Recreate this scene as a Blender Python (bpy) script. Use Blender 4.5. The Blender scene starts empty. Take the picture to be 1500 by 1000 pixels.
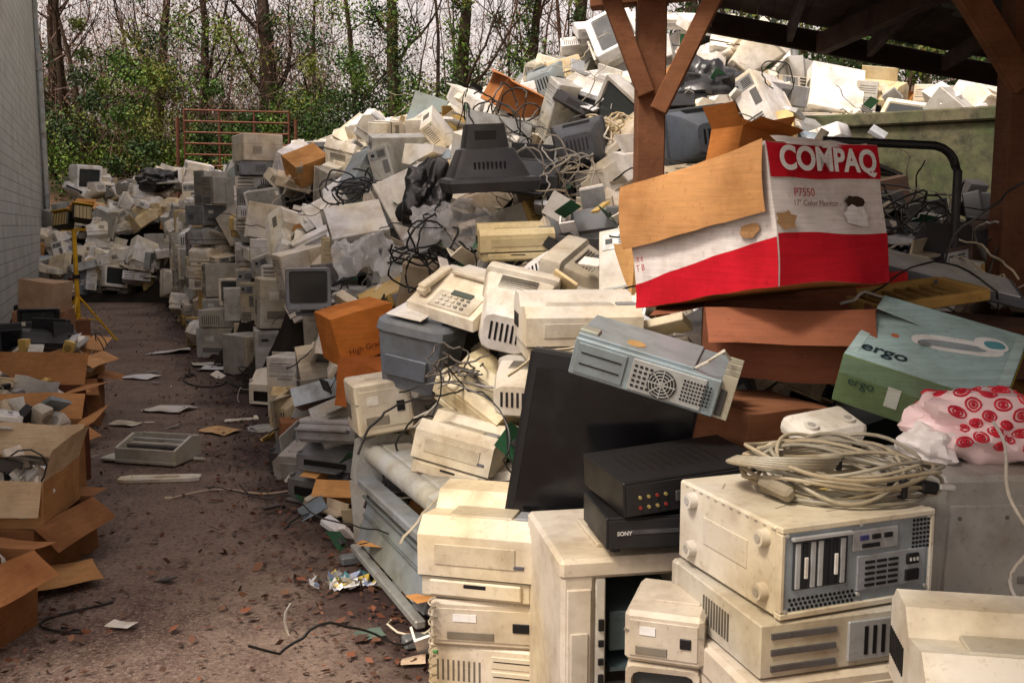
import bpy, math, random
import numpy as np
from mathutils import Vector, Matrix, Euler, noise
R = random.Random(11)
rad = math.radians
sc = bpy.context.scene
# ------------------------------------------------------------------ materials
def newmat(name):
    m = bpy.data.materials.new(name); m.use_nodes = True
    nt = m.node_tree; b = nt.nodes['Principled BSDF']
    return m, nt, b
def N(nt, t, **k):
    n = nt.nodes.new(t)
    for a, v in k.items(): setattr(n, a, v)
    return n
def noise_n(nt, vec, scale, detail=4, rough=.6):
    n = N(nt, 'ShaderNodeTexNoise'); n.inputs['Scale'].default_value = scale
    n.inputs['Detail'].default_value = detail; n.inputs['Roughness'].default_value = rough
    nt.links.new(vec, n.inputs['Vector']); return n.outputs['Fac']
def ramp(nt, fac, a, b, ca=(0,0,0,1), cb=(1,1,1,1)):
    r = N(nt, 'ShaderNodeValToRGB'); r.color_ramp.elements[0].position = a; r.color_ramp.elements[1].position = b
    r.color_ramp.elements[0].color = ca; r.color_ramp.elements[1].color = cb
    nt.links.new(fac, r.inputs[0]); return r.outputs[0]
def mix(nt, fac, a, b, mode='MIX'):
    m = N(nt, 'ShaderNodeMix', data_type='RGBA', blend_type=mode)
    for s, v in ((m.inputs[0], fac), (m.inputs[6], a), (m.inputs[7], b)):
        if isinstance(v, (int, float)): s.default_value = v
        elif isinstance(v, tuple): s.default_value = v
        else: nt.links.new(v, s)
    return m.outputs[2]
def attr_mat(name, rough=.5, metallic=0., dirt=.6, dcol=(.42, .32, .21, 1), bump=.15, bscale=60, spec=.4, dscale=7, streak=False, alpha=1, lo=.42, hi=.85, age=False):
    m, nt, b = newmat(name)
    at = N(nt, 'ShaderNodeAttribute', attribute_name='Col')
    g = N(nt, 'ShaderNodeNewGeometry')
    pos = g.outputs['Position']
    f1 = ramp(nt, noise_n(nt, pos, dscale, 4, .62), lo, hi)
    f2 = ramp(nt, noise_n(nt, pos, dscale*9, 3, .7), .58, .74)
    mm = N(nt, 'ShaderNodeMath', operation='MULTIPLY'); nt.links.new(f2, mm.inputs[0]); mm.inputs[1].default_value = dirt*.5
    mf = N(nt, 'ShaderNodeMath', operation='MULTIPLY'); nt.links.new(f1, mf.inputs[0]); mf.inputs[1].default_value = dirt
    base = at.outputs['Color']
    if age: base = mix(nt, 1.0, base, ramp(nt, noise_n(nt, pos, 2.2, 2, .5), .40, .64, (.98,.98,1.03,1), (1.04,.97,.82,1)), 'MULTIPLY')
    # grime darkens whatever colour lies beneath it
    c = mix(nt, mf.outputs[0], base, dcol, 'MULTIPLY')
    c = mix(nt, mm.outputs[0], c, dcol, 'MULTIPLY')
    if streak:
        mp = N(nt, 'ShaderNodeMapping'); mp.inputs['Scale'].default_value = (3, 3, 60)
        nt.links.new(pos, mp.inputs[0])
        s = ramp(nt, noise_n(nt, mp.outputs[0], 2, 3), .3, .8, (.82,.82,.82,1), (1.1,1.1,1.1,1))
        c = mix(nt, 1.0, c, s, 'MULTIPLY')
    nt.links.new(c, b.inputs['Base Color'])
    b.inputs['Metallic'].default_value = metallic; b.inputs['Alpha'].default_value = alpha
    b.inputs['Specular IOR Level'].default_value = spec
    rr = N(nt, 'ShaderNodeMath', operation='MULTIPLY_ADD'); nt.links.new(f1, rr.inputs[0]); rr.inputs[1].default_value = .25; rr.inputs[2].default_value = rough
    nt.links.new(rr.outputs[0], b.inputs['Roughness'])
    if bump:
        bp = N(nt, 'ShaderNodeBump'); bp.inputs['Strength'].default_value = bump; bp.inputs['Distance'].default_value = .004
        nt.links.new(noise_n(nt, pos, bscale, 2), bp.inputs['Height']); nt.links.new(bp.outputs[0], b.inputs['Normal'])
    return m
PL = attr_mat('aged_plastic', .42, 0, .85, (.36, .27, .17, 1), .06, 120, .35, 5, age=True)
ME = attr_mat('scratched_sheet_metal', .4, .4, .75, (.36, .25, .16, 1), .06, 90)
CA = attr_mat('corrugated_cardboard', .85, 0, .7, (.38, .28, .20, 1), .25, 35, .15, 4, True)
GL = attr_mat('dusty_screen_glass', .12, 0, .2, (.4, .35, .3, 1), 0, 20, .5)
BG = attr_mat('bin_bag_plastic', .28, 0, .2, (.5,.5,.5,1), .9, 14, .6)
WD = attr_mat('stained_timber', .7, 0, .8, (.28, .2, .18, 1), .6, 30, .2, 4, True)
BK = attr_mat('tree_bark', .9, 0, .8, (.3, .25, .22, 1), 0, 12, .1, 3)
def leafmat():
    m, nt, b = newmat('leaf')
    at = N(nt, 'ShaderNodeAttribute', attribute_name='Col')
    nt.links.new(at.outputs['Color'], b.inputs['Base Color']); b.inputs['Roughness'].default_value = .6
    b.inputs['Specular IOR Level'].default_value = .25
    return m
LF = leafmat()
FI = attr_mat('clear_plastic_film', .15, 0, .1, (.5,.5,.5,1), .3, 20, .8, alpha=.42)
MATS = [PL, ME, CA, GL, BG, WD, BK, LF, FI]
pl, me_, ca, gl, bg, wd, bk, lf, fi = range(9)

# ------------------------------------------------------------------ mesh builder
def _topo():
    def cp(c): return [(1 if (c >> (2-a)) & 1 else -1) for a in range(3)]
    def vp(c, a, b=.3): s = cp(c); return Vector([s[i]*(1 if i == a else 1-b) for i in range(3)])
    F = []
    for a in range(3):
        o = [i for i in range(3) if i != a]
        for s in (0, 1):
            q = []
            for (p, r) in ((0,0),(1,0),(1,1),(0,1)):
                c = (s << (2-a)) | (p << (2-o[0])) | (r << (2-o[1])); q.append((c, a))
            F.append(q)
    for e in range(3):
        o = [i for i in range(3) if i != e]
        for p in (0,1):
            for r in (0,1):
                c1 = (p << (2-o[0])) | (r << (2-o[1])); c2 = c1 | (1 << (2-e))
                F.append([(c1,o[0]),(c2,o[0]),(c2,o[1]),(c1,o[1])])
    for c in range(8): F.append([(c,0),(c,1),(c,2)])
    out = []
    for f in F:
        P = [vp(*x) for x in f]; n = (P[1]-P[0]).cross(P[2]-P[0]); ctr = sum(P, Vector())/len(P)
        if n.dot(ctr) < 0: f = f[::-1]
        out.append([c*3+a for c, a in f])
    F8 = []
    for f in out[:6]: F8.append([i//3 for i in f])
    return out, F8
BT, BT8 = _topo()
I4 = Matrix.Identity(4)
def T(x=0, y=0, z=0, rx=0, ry=0, rz=0):
    return Matrix.Translation((x, y, z)) @ Euler((rad(rx), rad(ry), rad(rz))).to_matrix().to_4x4()
class MB:
    def __init__(s): s.V = []; s.F = []; s.M = []; s.C = []; s.lod = 0
    def add(s, M, vs, fs, col, mat):
        o = len(s.V); s.V.extend([(M @ Vector(v))[:] for v in vs])
        for f in fs: s.F.append([i+o for i in f]); s.M.append(mat); s.C.append(col)
    def box(s, M, c, d, col, mat=0, b=.006, fn=None):
        hx, hy, hz = d[0]/2, d[1]/2, d[2]/2; cx, cy, cz = c
        if s.lod: b = 0
        b = min(b, hx*.45, hy*.45, hz*.45)
        vs = []
        for ci in range(8):
            sx, sy, sz = (1 if ci & 4 else -1), (1 if ci & 2 else -1), (1 if ci & 1 else -1)
            if b > 0:
                vs.append((cx+sx*hx, cy+sy*(hy-b), cz+sz*(hz-b)))
                vs.append((cx+sx*(hx-b), cy+sy*hy, cz+sz*(hz-b)))
                vs.append((cx+sx*(hx-b), cy+sy*(hy-b), cz+sz*hz))
            else: vs.append((cx+sx*hx, cy+sy*hy, cz+sz*hz))
        if fn: vs = [fn(*v) for v in vs]
        s.add(M, vs, BT if b > 0 else BT8, col, mat)
    def prism(s, M, prof, x0, x1, col, mat=0):
        a = sum(prof[i][0]*prof[(i+1) % len(prof)][1]-prof[(i+1) % len(prof)][0]*prof[i][1] for i in range(len(prof)))
        if a < 0: prof = prof[::-1]
        n = len(prof)
        vs = [(x0, y, z) for y, z in prof]+[(x1, y, z) for y, z in prof]
        fs = [list(range(n))[::-1], [n+i for i in range(n)]]
        for i in range(n):
            j = (i+1) % n; fs.append([n+i, i, j, n+j])
        s.add(M, vs, fs, col, mat)
    def loft(s, M, secs, cols, mats, cap0=(None, 0), cap1=(None, 0)):
        vs = []; k = 12
        for (y, w, h, r, cx, cz) in secs:
            w2, h2 = w/2, h/2; r = min(r, w2*.9, h2*.9)
            for (sx, sz, a0) in ((1,-1,-90),(1,1,0),(-1,1,90),(-1,-1,180)):
                for t in (0, 45, 90):
                    a = rad(a0+t)
                    vs.append((cx+sx*(w2-r)+r*math.cos(a), y, cz+sz*(h2-r)+r*math.sin(a)))
        o = len(s.V); s.V.extend([(M @ Vector(v))[:] for v in vs])
        for q in range(len(secs)-1):
            for i in range(k):
                j = (i+1) % k
                s.F.append([o+q*k+i, o+(q+1)*k+i, o+(q+1)*k+j, o+q*k+j]); s.M.append(mats[q] if isinstance(mats, list) else mats)
                s.C.append(cols[q] if isinstance(cols, list) else cols)
        c0 = cap0[0] or (cols[0] if isinstance(cols, list) else cols)
        s.F.append([o+i for i in range(k)]); s.M.append(cap0[1]); s.C.append(c0)
        c1 = cap1[0] or (cols[-1] if isinstance(cols, list) else cols)
        s.F.append([o+(len(secs)-1)*k+i for i in range(k)][::-1]); s.M.append(cap1[1]); s.C.append(c1)
    def tube(s, M, pts, r, seg=6, col=(.1,.1,.1), mat=0):
        pts = [Vector(p) for p in pts]; n = len(pts); vs = []
        rs = r if isinstance(r, (list, tuple)) else [r]*n
        up = Vector((.13, .27, .95)).normalized()
        for i, p in enumerate(pts):
            t = (pts[min(i+1, n-1)]-pts[max(i-1, 0)])
            if t.length < 1e-9: t = Vector((0,0,1))
            t.normalize()
            a = t.cross(up)
            if a.length < .05: a = t.cross(Vector((1,0,0)))
            a.normalize(); b = a.cross(t)
            for k in range(seg):
                th = 2*math.pi*k/seg; vs.append(p+(a*math.cos(th)+b*math.sin(th))*rs[i])
        fs = []
        for i in range(n-1):
            for k in range(seg):
                j = (k+1) % seg; fs.append([i*seg+k, i*seg+j, (i+1)*seg+j, (i+1)*seg+k])
        fs.append(list(range(seg))[::-1]); fs.append([(n-1)*seg+k for k in range(seg)])
        s.add(M, vs, fs, col, mat)
    def cyl(s, M, p, q, r, seg=16, col=(.1,.1,.1), mat=0, r2=None):
        s.tube(M, [p, q], [r, r if r2 is None else r2], seg, col, mat)
    def blob(s, M, size, col, mat, amp=.3, freq=1.5, seed=0, nu=48, nv=28):
        vs = []
        for j in range(nv+1):
            ph = math.pi*j/nv
            for i in range(nu):
                th = 2*math.pi*i/nu
                d = Vector((math.sin(ph)*math.cos(th), math.sin(ph)*math.sin(th), math.cos(ph)))
                vs.append(blobp(d, size, amp, freq, seed))
        fs = []
        for j in range(nv):
            for i in range(nu):
                i2 = (i+1) % nu; fs.append([j*nu+i, (j+1)*nu+i, (j+1)*nu+i2, j*nu+i2])
        s.add(M, vs, fs, col, mat)
    def sheet(s, M, o, u, v, col, mat=2, nu=6, nv=5, amp=.008, fr=4., sd=0., bend=0., nrm=None):
        o, u, v = Vector(o), Vector(u), Vector(v); vs = []; fs = []
        n_ = (u.cross(v)).normalized()
        for j in range(nv+1):
            t = j/nv
            for i in range(nu+1):
                p = o+u*(i/nu)+v*t+n_*(bend*t*t)
                vs.append(p+noise.noise_vector(p*fr+Vector((sd,sd*1.7,0)))*amp)
        for j in range(nv):
            for i in range(nu): a = j*(nu+1)+i; fs.append([a,a+1,a+nu+2,a+nu+1])
        s.add(M, vs, fs, col, mat)
    def obj(s, name, M=None, smooth=30, parent=None):
        me = bpy.data.meshes.new(name); me.from_pydata(s.V, [], s.F)
        used = sorted(set(s.M)); mp = {u: i for i, u in enumerate(used)}
        for u in used: me.materials.append(MATS[u])
        me.polygons.foreach_set('material_index', [mp[i] for i in s.M])
        ca_ = me.color_attributes.new('Col', 'FLOAT_COLOR', 'CORNER')
        cnt = np.array([len(f) for f in s.F]); c = np.ones((len(s.C), 4), dtype=np.float32); c[:, :3] = np.array([x[:3] for x in s.C])
        ca_.data.foreach_set('color', np.repeat(c, cnt, axis=0).ravel())
        if smooth:
            me.polygons.foreach_set('use_smooth', [True]*len(s.F)); me.set_sharp_from_angle(angle=rad(smooth))
        me.update()
        o = bpy.data.objects.new(name, me); sc.collection.objects.link(o)
        if M is not None: o.matrix_world = M
        if parent: o.parent = parent
        return o
def blobp(d, size, amp, freq, seed):
    so = Vector((seed*7.31+.37, seed*3.17+.21, .5))
    a = noise.noise(d*freq+so); b = noise.noise(d*freq*2.1+so*1.3)
    k = 1+amp*a+amp*.35*b-.10*amp*abs(noise.noise(d*freq*4+so))
    k = max(.62, min(1.35, k))
    return Vector((d.x*k*size[0], d.y*k*size[1], d.z*k*size[2]))
# ------------------------------------------------------------------ palette
DK = (.008, .008, .009)
def jit(c, a=.08, r=R):
    k = 1+r.uniform(-a, a); w = r.uniform(-a*.3, a*.3); return (max(0,min(.9,c[0]*k*(1+w))), max(0,min(.9,c[1]*k)), max(0,min(.9,c[2]*k*(1-w*1.6))))
BEIGE = (.53, .47, .36); CREAM = (.62, .52, .32); WHITE = (.76, .74, .68); LGREY = (.46, .46, .43); GREY = (.23, .24, .245)
DGREY = (.06, .06, .065); BLACK = (.010, .010, .011); BLUEG = (.27, .33, .36); YEL = (.60, .42, .13); TAN = (.52, .26, .09); BRN = (.16, .06, .035)
def pcol(r=R):
    t = r.random()
    c = (WHITE if t < .34 else BEIGE if t < .54 else CREAM if t < .61 else LGREY if t < .74 else GREY if t < .81 else DGREY if t < .87 else BLACK if t < .93 else BLUEG if t < .97 else YEL)
    return jit(c, .16, r)
def pcol_far(r=R):  # paler than pcol: the far pile's stronger daylight is put into its colour
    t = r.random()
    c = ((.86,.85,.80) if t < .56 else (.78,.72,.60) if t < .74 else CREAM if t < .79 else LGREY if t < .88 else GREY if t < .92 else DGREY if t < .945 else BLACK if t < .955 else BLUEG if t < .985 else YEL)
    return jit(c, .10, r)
def dk(c, k=.6): return tuple(x*k for x in c)
# ------------------------------------------------------------------ items : bottom-centre origin, front = -Y
def crt(mb, M, w=.4, h=.38, d=.42, col=BEIGE, stand=True):
    z0 = .05 if stand else 0; zc = z0+h/2; f = -d/2
    secs = [(f+.022, w*.80, h*.74, .02, 0, zc+h*.03), (f+.005, w*.84, h*.78, .02, 0, zc+h*.03), (f, w*.97, h*.97, .015, 0, zc),
            (f+.012, w, h, .02, 0, zc), (f+d*.26, w, h, .02, 0, zc), (f+d*.30, w*.93, h*.93, .02, 0, zc-h*.02), (f+d*.66, w*.78, h*.78, .03, 0, zc-h*.06), (f+d*.96, w*.6, h*.56, .04, 0, zc-h*.12), (f+d, w*.56, h*.5, .04, 0, zc-h*.12)]
    c2 = dk(col, .93)
    mb.loft(M, secs, [dk(col,.5), col, col, col, dk(col,.6), c2, c2, c2], pl, ((.03,.035,.035), gl), (c2, pl))
    for i in range(6):
        mb.box(M, ((i-2.5)*w*.07, f+d*.998, zc-h*.10), (w*.03, .006, h*.26), DK, pl, 0)
    for i in range(7):
        mb.box(M, (0, f+d*(.36+.035*i), zc+h*(.445-.0155*i)), (w*.5, .006, .006), dk(col,.25), pl, 0)
    mb.box(M, (w*.36, f-.001, zc-h*.44), (.02, .008, .012), dk(col, .6), pl, .002)
    if stand:
        mb.box(M, (0, .0, .012), (w*.55, d*.5, .024), c2, pl, .01); mb.cyl(M, (0, 0, .02), (0, 0, .06), w*.16, 12, c2)
def tower(mb, M, w=.19, d=.43, h=.43, col=BEIGE, metal=False, bays=3):
    bc = jit((.50,.50,.46), .08) if metal else dk(col, .97)
    mb.box(M, (0, .012, h/2+.008), (w*.97, d-.03, h-.02), bc, me_ if metal else pl, .004)
    mb.box(M, (0, -d/2+.018, h/2), (w, .036, h), col, pl, .01)
    f = -d/2
    for i in range(bays):
        z = h*.93-.026-i*.046
        mb.box(M, (0, f-.001, z), (w*.80, .006, .040), dk(col, .93), pl, .003)
        mb.box(M, (0, f+.001, z-.0225), (w*.80, .004, .004), DK, pl, 0)
        if i < 2: mb.box(M, (0, f-.004, z+.004), (w*.7, .004, .003), DK, pl, 0)
    z = h*.93-.026-bays*.046
    mb.box(M, (w*.1, f-.001, z), (w*.52, .006, .026), dk(col, .8), pl, .003)
    mb.box(M, (w*.1, f-.004, z+.003), (w*.46, .004, .003), DK, pl, 0)
    mb.cyl(M, (-w*.25, f-.006, h*.42), (-w*.25, f+.004, h*.42), .013, 10, dk(col, .75))
    for i in range(6): mb.box(M, (0, f, h*(.07+.035*i)), (w*.7, .004, .006), dk(col,.22), pl, 0)
    r = d/2-.002
    mb.box(M, (0, r, h*.84), (w*.8, .006, h*.2), (.35,.36,.36), me_, .002)
    for i in range(5): mb.box(M, (-w*.15, r+.003, h*(.78+.028*i)), (w*.36, .004, .006), DK, pl, 0)
    mb.box(M, (w*.25, r+.003, h*.84), (w*.16, .004, .03), DK, pl, 0)
    mb.box(M, (-w*.25, r+.001, h*.56), (w*.28, .005, h*.26), (.2,.2,.2), me_, .002)
    for i in range(5): mb.box(M, (w*.08, r+.001, h*(.1+.045*i)), (w*.6, .004, .012), (.16,.16,.15), me_, 0)
    mb.box(M, (w*.486, d*.12, h*.5), (.003, .004, h*.9), dk(bc,.4), pl, 0)
def desktop(mb, M, w=.42, d=.40, h=.12, col=BEIGE, vents=True):
    mb.box(M, (0, .012, h/2), (w*.98, d-.03, h*.94), dk(col, .95), pl, .004)
    mb.box(M, (0, -d/2+.015, h/2), (w, .035, h), col, pl, .008)
    f = -d/2-.003
    for i in range(2):
        mb.box(M, (w*.24, f, h*(.32+.36*i)), (w*.40, .006, h*.28), dk(col,.9), pl, .003); mb.box(M, (w*.24, f-.003, h*(.35+.36*i)), (w*.36, .003, .003), DK, pl, 0)
    for i in range(9 if vents else 0): mb.box(M, (-w*.42+i*w*.045, f+.002, h*.4), (w*.018, .004, h*.5), dk(col,.25), pl, 0)
    mb.box(M, (-w*.44, f, h*.82), (.018, .01, .012), (.1,.3,.1), pl, .002)
    r = d/2
    mb.box(M, (-w*.2, r, h*.5), (w*.4, .008, h*.7), (.38,.39,.38), me_, .002)
    for i in range(5): mb.box(M, (-w*.3+i*w*.05, r+.004, h*.5), (w*.02, .004, h*.5), DK, pl, 0)
    for i in range(3): mb.box(M, (w*.25, r, h*(.2+.28*i)), (w*.36, .006, .014), (.12,.12,.12), me_, 0)
    if vents:
        for i in range(10): mb.box(M, (w*.492, -d*.1+i*.014, h*.5), (.003, .006, h*.5), dk(col,.2), pl, 0)
        for i in range(10): mb.box(M, (-w*.492, -d*.1+i*.014, h*.5), (.003, .006, h*.5), dk(col,.2), pl, 0)
def inkjet(mb, M, w=.42, d=.34, h=.2, col=LGREY):
    c2 = dk(col, .8)
    mb.prism(M, [(-d*.5, 0), (d*.5, 0), (d*.5, h*.75), (d*.36, h), (-d*.12, h), (-d*.36, h*.72), (-d*.5, h*.62)], -w/2, w/2, col)
    mb.box(M, (0, -d*.5, h*.27), (w*.72, .02, h*.30), DK, pl, .003)
    mb.box(M, (0, -d*.62, h*.10), (w*.66, d*.34, .012), c2, pl, .004)
    mb.box(M, (0, d*.42, h*1.18), (w*.62, .012, h*.62), c2, pl, .004)
    mb.box(M, (0, -d*.02+.04, h+.002), (w*.7, d*.3, .01), dk(col,.88), pl, .004)
    for i in range(3): mb.box(M, (w*.36+.0*i, -d*.22-i*.02, h*.9-i*.017), (.025, .012, .012), dk(col,.45), pl, .003)
    for sx in (-1, 1): mb.box(M, (sx*w*.48, -.02, h*.4), (.03, d*.8, h*.72), c2, pl, .008)
def laser(mb, M, w=.42, d=.4, h=.28, col=BEIGE):
    c2 = dk(col, .86)
    mb.prism(M, [(-d*.5, h*.26), (d*.5, h*.26), (d*.5, h*.86), (d*.38, h), (d*.10, h*.98), (-d*.02, h*.80), (-d*.36, h*.86), (-d*.5, h*.70)], -w/2, w/2, col)
    mb.box(M, (0, 0, h*.13), (w*.96, d*.94, h*.25), c2, pl, .008)
    mb.box(M, (0, -d*.475, h*.13), (w*.8, .02, h*.17), col, pl, .006); mb.box(M, (0, -d*.487, h*.17), (w*.2, .012, h*.05), DK, pl, .002)
    mb.box(M, (0, -.0, h*.255), (w*.98, d*.97, .006), DK, pl, 0)
    mb.box(M, (0, -d*.19, h*.845), (w*.56, d*.26, .012), dk(col,.7), pl, .003)
    mb.box(M, (w*.39, -d*.25, h*.862), (w*.16, d*.2, .012), GREY, pl, .003)
    for i in range(9): mb.box(M, (w*.502, d*.1+i*.014, h*.55), (.004, .006, h*.22), DK, pl, 0); mb.box(M, (-w*.502, d*.1+i*.014, h*.55), (.004, .006, h*.22), DK, pl, 0)
    mb.box(M, (0, -d*.502, h*.5), (w*.7, .006, h*.22), c2, pl, .003)
    mb.box(M, (w*.38, -d*.503, h*.42), (.035, .006, .012), (.1,.1,.12), pl, .001)
def plainbox(mb, M, w=.45, d=.4, h=.25, col=BEIGE):
    mb.box(M, (0,0,h/2), (w,d,h), col, pl, .012)
    mb.box(M, (0,-d/2-.001,h*.5), (w*.86,.006,h*.7), dk(col,.93), pl, .004)
    mb.box(M, (-w*.15,-d/2-.005,h*.28), (w*.4,.005,h*.16), dk(col,.35), pl, .002)
    mb.box(M, (w*.28,-d/2-.005,h*.5), (w*.14,.006,h*.2), DK, pl, .002)
    mb.box(M, (-w*.2,-d/2-.005,h*.66), (w*.2,.003,h*.16), (.7,.7,.66), pl, 0)
    mb.box(M, (0,0,h*.62), (w+.002,d+.002,.004), dk(col,.4), pl, 0)
    for sx in (-1,1):
        for i in range(8): mb.box(M, (sx*w*.5,d*.05+i*.016,h*.4), (.004,.007,h*.3), dk(col,.25), pl, 0)
    mb.box(M, (.02,.02,h+.002), (w*.6,d*.5,.006), dk(col,.95), pl, .003)
def fax(mb, M, w=.42, d=.36, h=.16, col=WHITE):
    mb.prism(M, [(-d*.5, 0), (d*.5, 0), (d*.5, h), (d*.22, h*1.05), (-d*.1, h*.72), (-d*.5, h*.35)], -w/2, w/2, col)
    sl = math.degrees(math.atan2(h*.37, d*.4)); A = M @ T(0, -d*.3, h*.535+.004, rx=sl)
    mb.box(A, (w*.1, -.0, 0), (w*.62, d*.34, .006), dk(col,.72), pl, .003)
    for i in range(5):
        for j in range(3): mb.box(A, (w*(-.1+.09*i), -.035+.03*j, .008), (.02, .014, .008), (.62,.6,.54) if i < 3 else GREY, pl, .003)
    mb.box(A, (w*.12, d*.16, .006), (w*.3, .035, .008), (.05,.07,.05), gl, .003)
    H_ = M @ T(-w*.36, -.02, h*.72+.02, rx=sl*.6)
    mb.box(H_, (0, 0, .02), (.055, d*.62, .03), col, pl, .012); mb.box(H_, (0, -d*.27, .0), (.06, .06, .04), col, pl, .015); mb.box(H_, (0, d*.27, .0), (.06, .06, .04), col, pl, .015)
    mb.box(M, (.03, d*.3, h*1.1), (w*.6, .14, .02), dk(col,.85), pl, .006)
def keyboard(mb, M, w=.45, d=.17, h=.028, col=BEIGE):
    mb.prism(M, [(-d/2, 0), (d/2, 0), (d/2, h), (d*.4, h*1.05), (-d/2, h*.5)], -w/2, w/2, col)
    A = M @ T(0, 0, h*.78, rx=math.degrees(math.atan2(h*.5, d)))
    for j in range(5): mb.box(A, (-w*.12, -d*.34+j*d*.155, .006), (w*.68, d*.12, .01), dk(col,1.1) if j % 2 else dk(col,.8), pl, .003); mb.box(A, (w*.37, -d*.34+j*d*.155, .006), (w*.16, d*.12, .01), dk(col,.95), pl, .003)
def laptop(mb, M, w=.32, d=.25, h=.03, col=GREY):
    mb.box(M, (0,0,h/2), (w, d, h), col, pl, .006); mb.box(M, (0,0,h+.001), (w*.86, d*.8, .003), DK, gl, 0)
def panel(mb, M, w=.42, d=.4, h=.02, col=LGREY):
    mb.box(M, (0,0,.002), (w, d, .004), col, me_, 0)
    for sx in (-1,1): mb.box(M, (sx*w/2,0,h/2), (.003, d, h), dk(col,.8), me_, 0)
    for sy in (-1,1): mb.box(M, (0,sy*d/2,h/2), (w, .003, h), dk(col,.8), me_, 0)
def opencase(mb, M, w=.42, d=.38, h=.13, col=(.42,.48,.50)):
    t = .004
    mb.box(M, (0,0,t/2), (w,d,t), col, me_, 0)
    for sx in (-1,1): mb.box(M, (sx*(w/2),0,h/2), (t,d,h), col, me_, 0)
    for sy in (-1,1): mb.box(M, (0,sy*(d/2),h/2), (w,t,h), col, me_, 0)
    mb.box(M, (-w*.28, d*.2, h*.5), (w*.34, d*.4, h*.85), jit((.5,.52,.52)), me_, .004)
    mb.box(M, (w*.25, -d*.2, h*.45), (w*.36, d*.42, h*.7), jit((.4,.41,.42)), me_, .004)
    mb.box(M, (w*.15, d*.18, .012), (w*.5, d*.5, .004), (.03,.12,.05), pl, 0)
    for i in range(3): mb.box(M, (w*.05+i*.05, d*.2, .05), (.004, d*.4, .07), (.03,.1,.06), pl, 0)
    mb.box(M, (w*.02, 0, h*.75), (.012, d, .02), dk(col,.9), me_, 0)
def speaker(mb, M, w=.1, d=.12, h=.22, col=BEIGE):
    mb.loft(M, [(-d/2,w*.9,h*.95,.015,0,h/2),(-d/2+.012,w,h,.015,0,h/2),(d/2,w*.8,h*.9,.02,0,h*.46)], col, pl, (None,0),(None,0))
    mb.cyl(M, (0,-d/2-.003,h*.6),(0,-d/2+.002,h*.6), w*.36, 14, dk(col,.5)); mb.cyl(M, (0,-d/2-.003,h*.25),(0,-d/2+.002,h*.25), w*.18, 12, dk(col,.4))
def card(mb, M, w=.4, d=.4, h=.3, col=TAN, flaps=None, inner=None, tape=False, amp=.010, fl=None, seed=None):
    inner = inner or tuple(min(.95, x*1.2) for x in col); sd = R.uniform(0,50) if seed is None else seed
    x0,x1,y0,y1 = -w/2,w/2,-d/2,d/2; k = dict(amp=amp,sd=sd,fr=3.)
    cols = [jit(col,.06) for _ in range(4)]
    mb.sheet(M,(x0,y0,.004),(w,0,0),(0,d,0),dk(col,.7),**k)
    mb.sheet(M,(x0,y0,0),(w,0,0),(0,0,h),cols[0],**k); mb.sheet(M,(x0,y1,0),(w,0,0),(0,0,h),cols[1],**k)
    mb.sheet(M,(x0,y0,0),(0,d,0),(0,0,h),cols[2],**k); mb.sheet(M,(x1,y0,0),(0,d,0),(0,0,h),cols[3],**k)
    if flaps is None:
        mb.sheet(M,(x0,y0,h),(w,0,0),(0,d*.497,0),jit(col,.05),**k); mb.sheet(M,(x0,y1,h),(w,0,0),(0,-d*.497,0),jit(col,.05),**k)
        return
    L = fl or min(w,d)*.46
    for q,(ax,ay) in enumerate(((-1,0),(1,0),(0,-1),(0,1))):
        a = flaps[q]
        if a is None: continue
        a = rad(a); so, up = math.sin(a)*L, math.cos(a)*L; b = R.uniform(-.12,.12)*L
        if ax: mb.sheet(M,(ax*w/2,y0*.98,h),(0,d*.98,0),(ax*so,0,up),jit(inner,.08),bend=b,**k)
        else: mb.sheet(M,(x0*.98,ay*d/2,h),(w*.98,0,0),(0,ay*so,up),jit(inner,.08),bend=b,**k)
def hero(name, fn, loc, rot=(0,0,0), **k):
    mb = MB(); fn(mb, I4, **k)
    return mb.obj(name, T(*loc, *rot))
def textmesh(s, M, size, col, parent, name, bold=0., mat=2, sx=1.):
    cu = bpy.data.curves.new(name, 'FONT'); cu.body = s; cu.size = size; cu.align_x = 'CENTER'; cu.align_y = 'CENTER'; cu.offset = bold; cu.extrude = .0004
    o = bpy.data.objects.new(name+'_tmp', cu); sc.collection.objects.link(o)
    bpy.context.view_layer.update()
    me = bpy.data.meshes.new_from_object(o.evaluated_get(bpy.context.evaluated_depsgraph_get()))
    bpy.data.objects.remove(o)
    a = me.color_attributes.new('Col','FLOAT_COLOR','CORNER'); a.data.foreach_set('color', list((*col,1))*len(me.loops))
    me.materials.clear(); me.materials.append(MATS[mat])
    t = bpy.data.objects.new(name, me); sc.collection.objects.link(t); t.parent = parent
    t.matrix_local = M @ Matrix.Diagonal((sx,1,1,1)); return t
FRONT = Euler((rad(90),0,0)).to_matrix().to_4x4()
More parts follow.
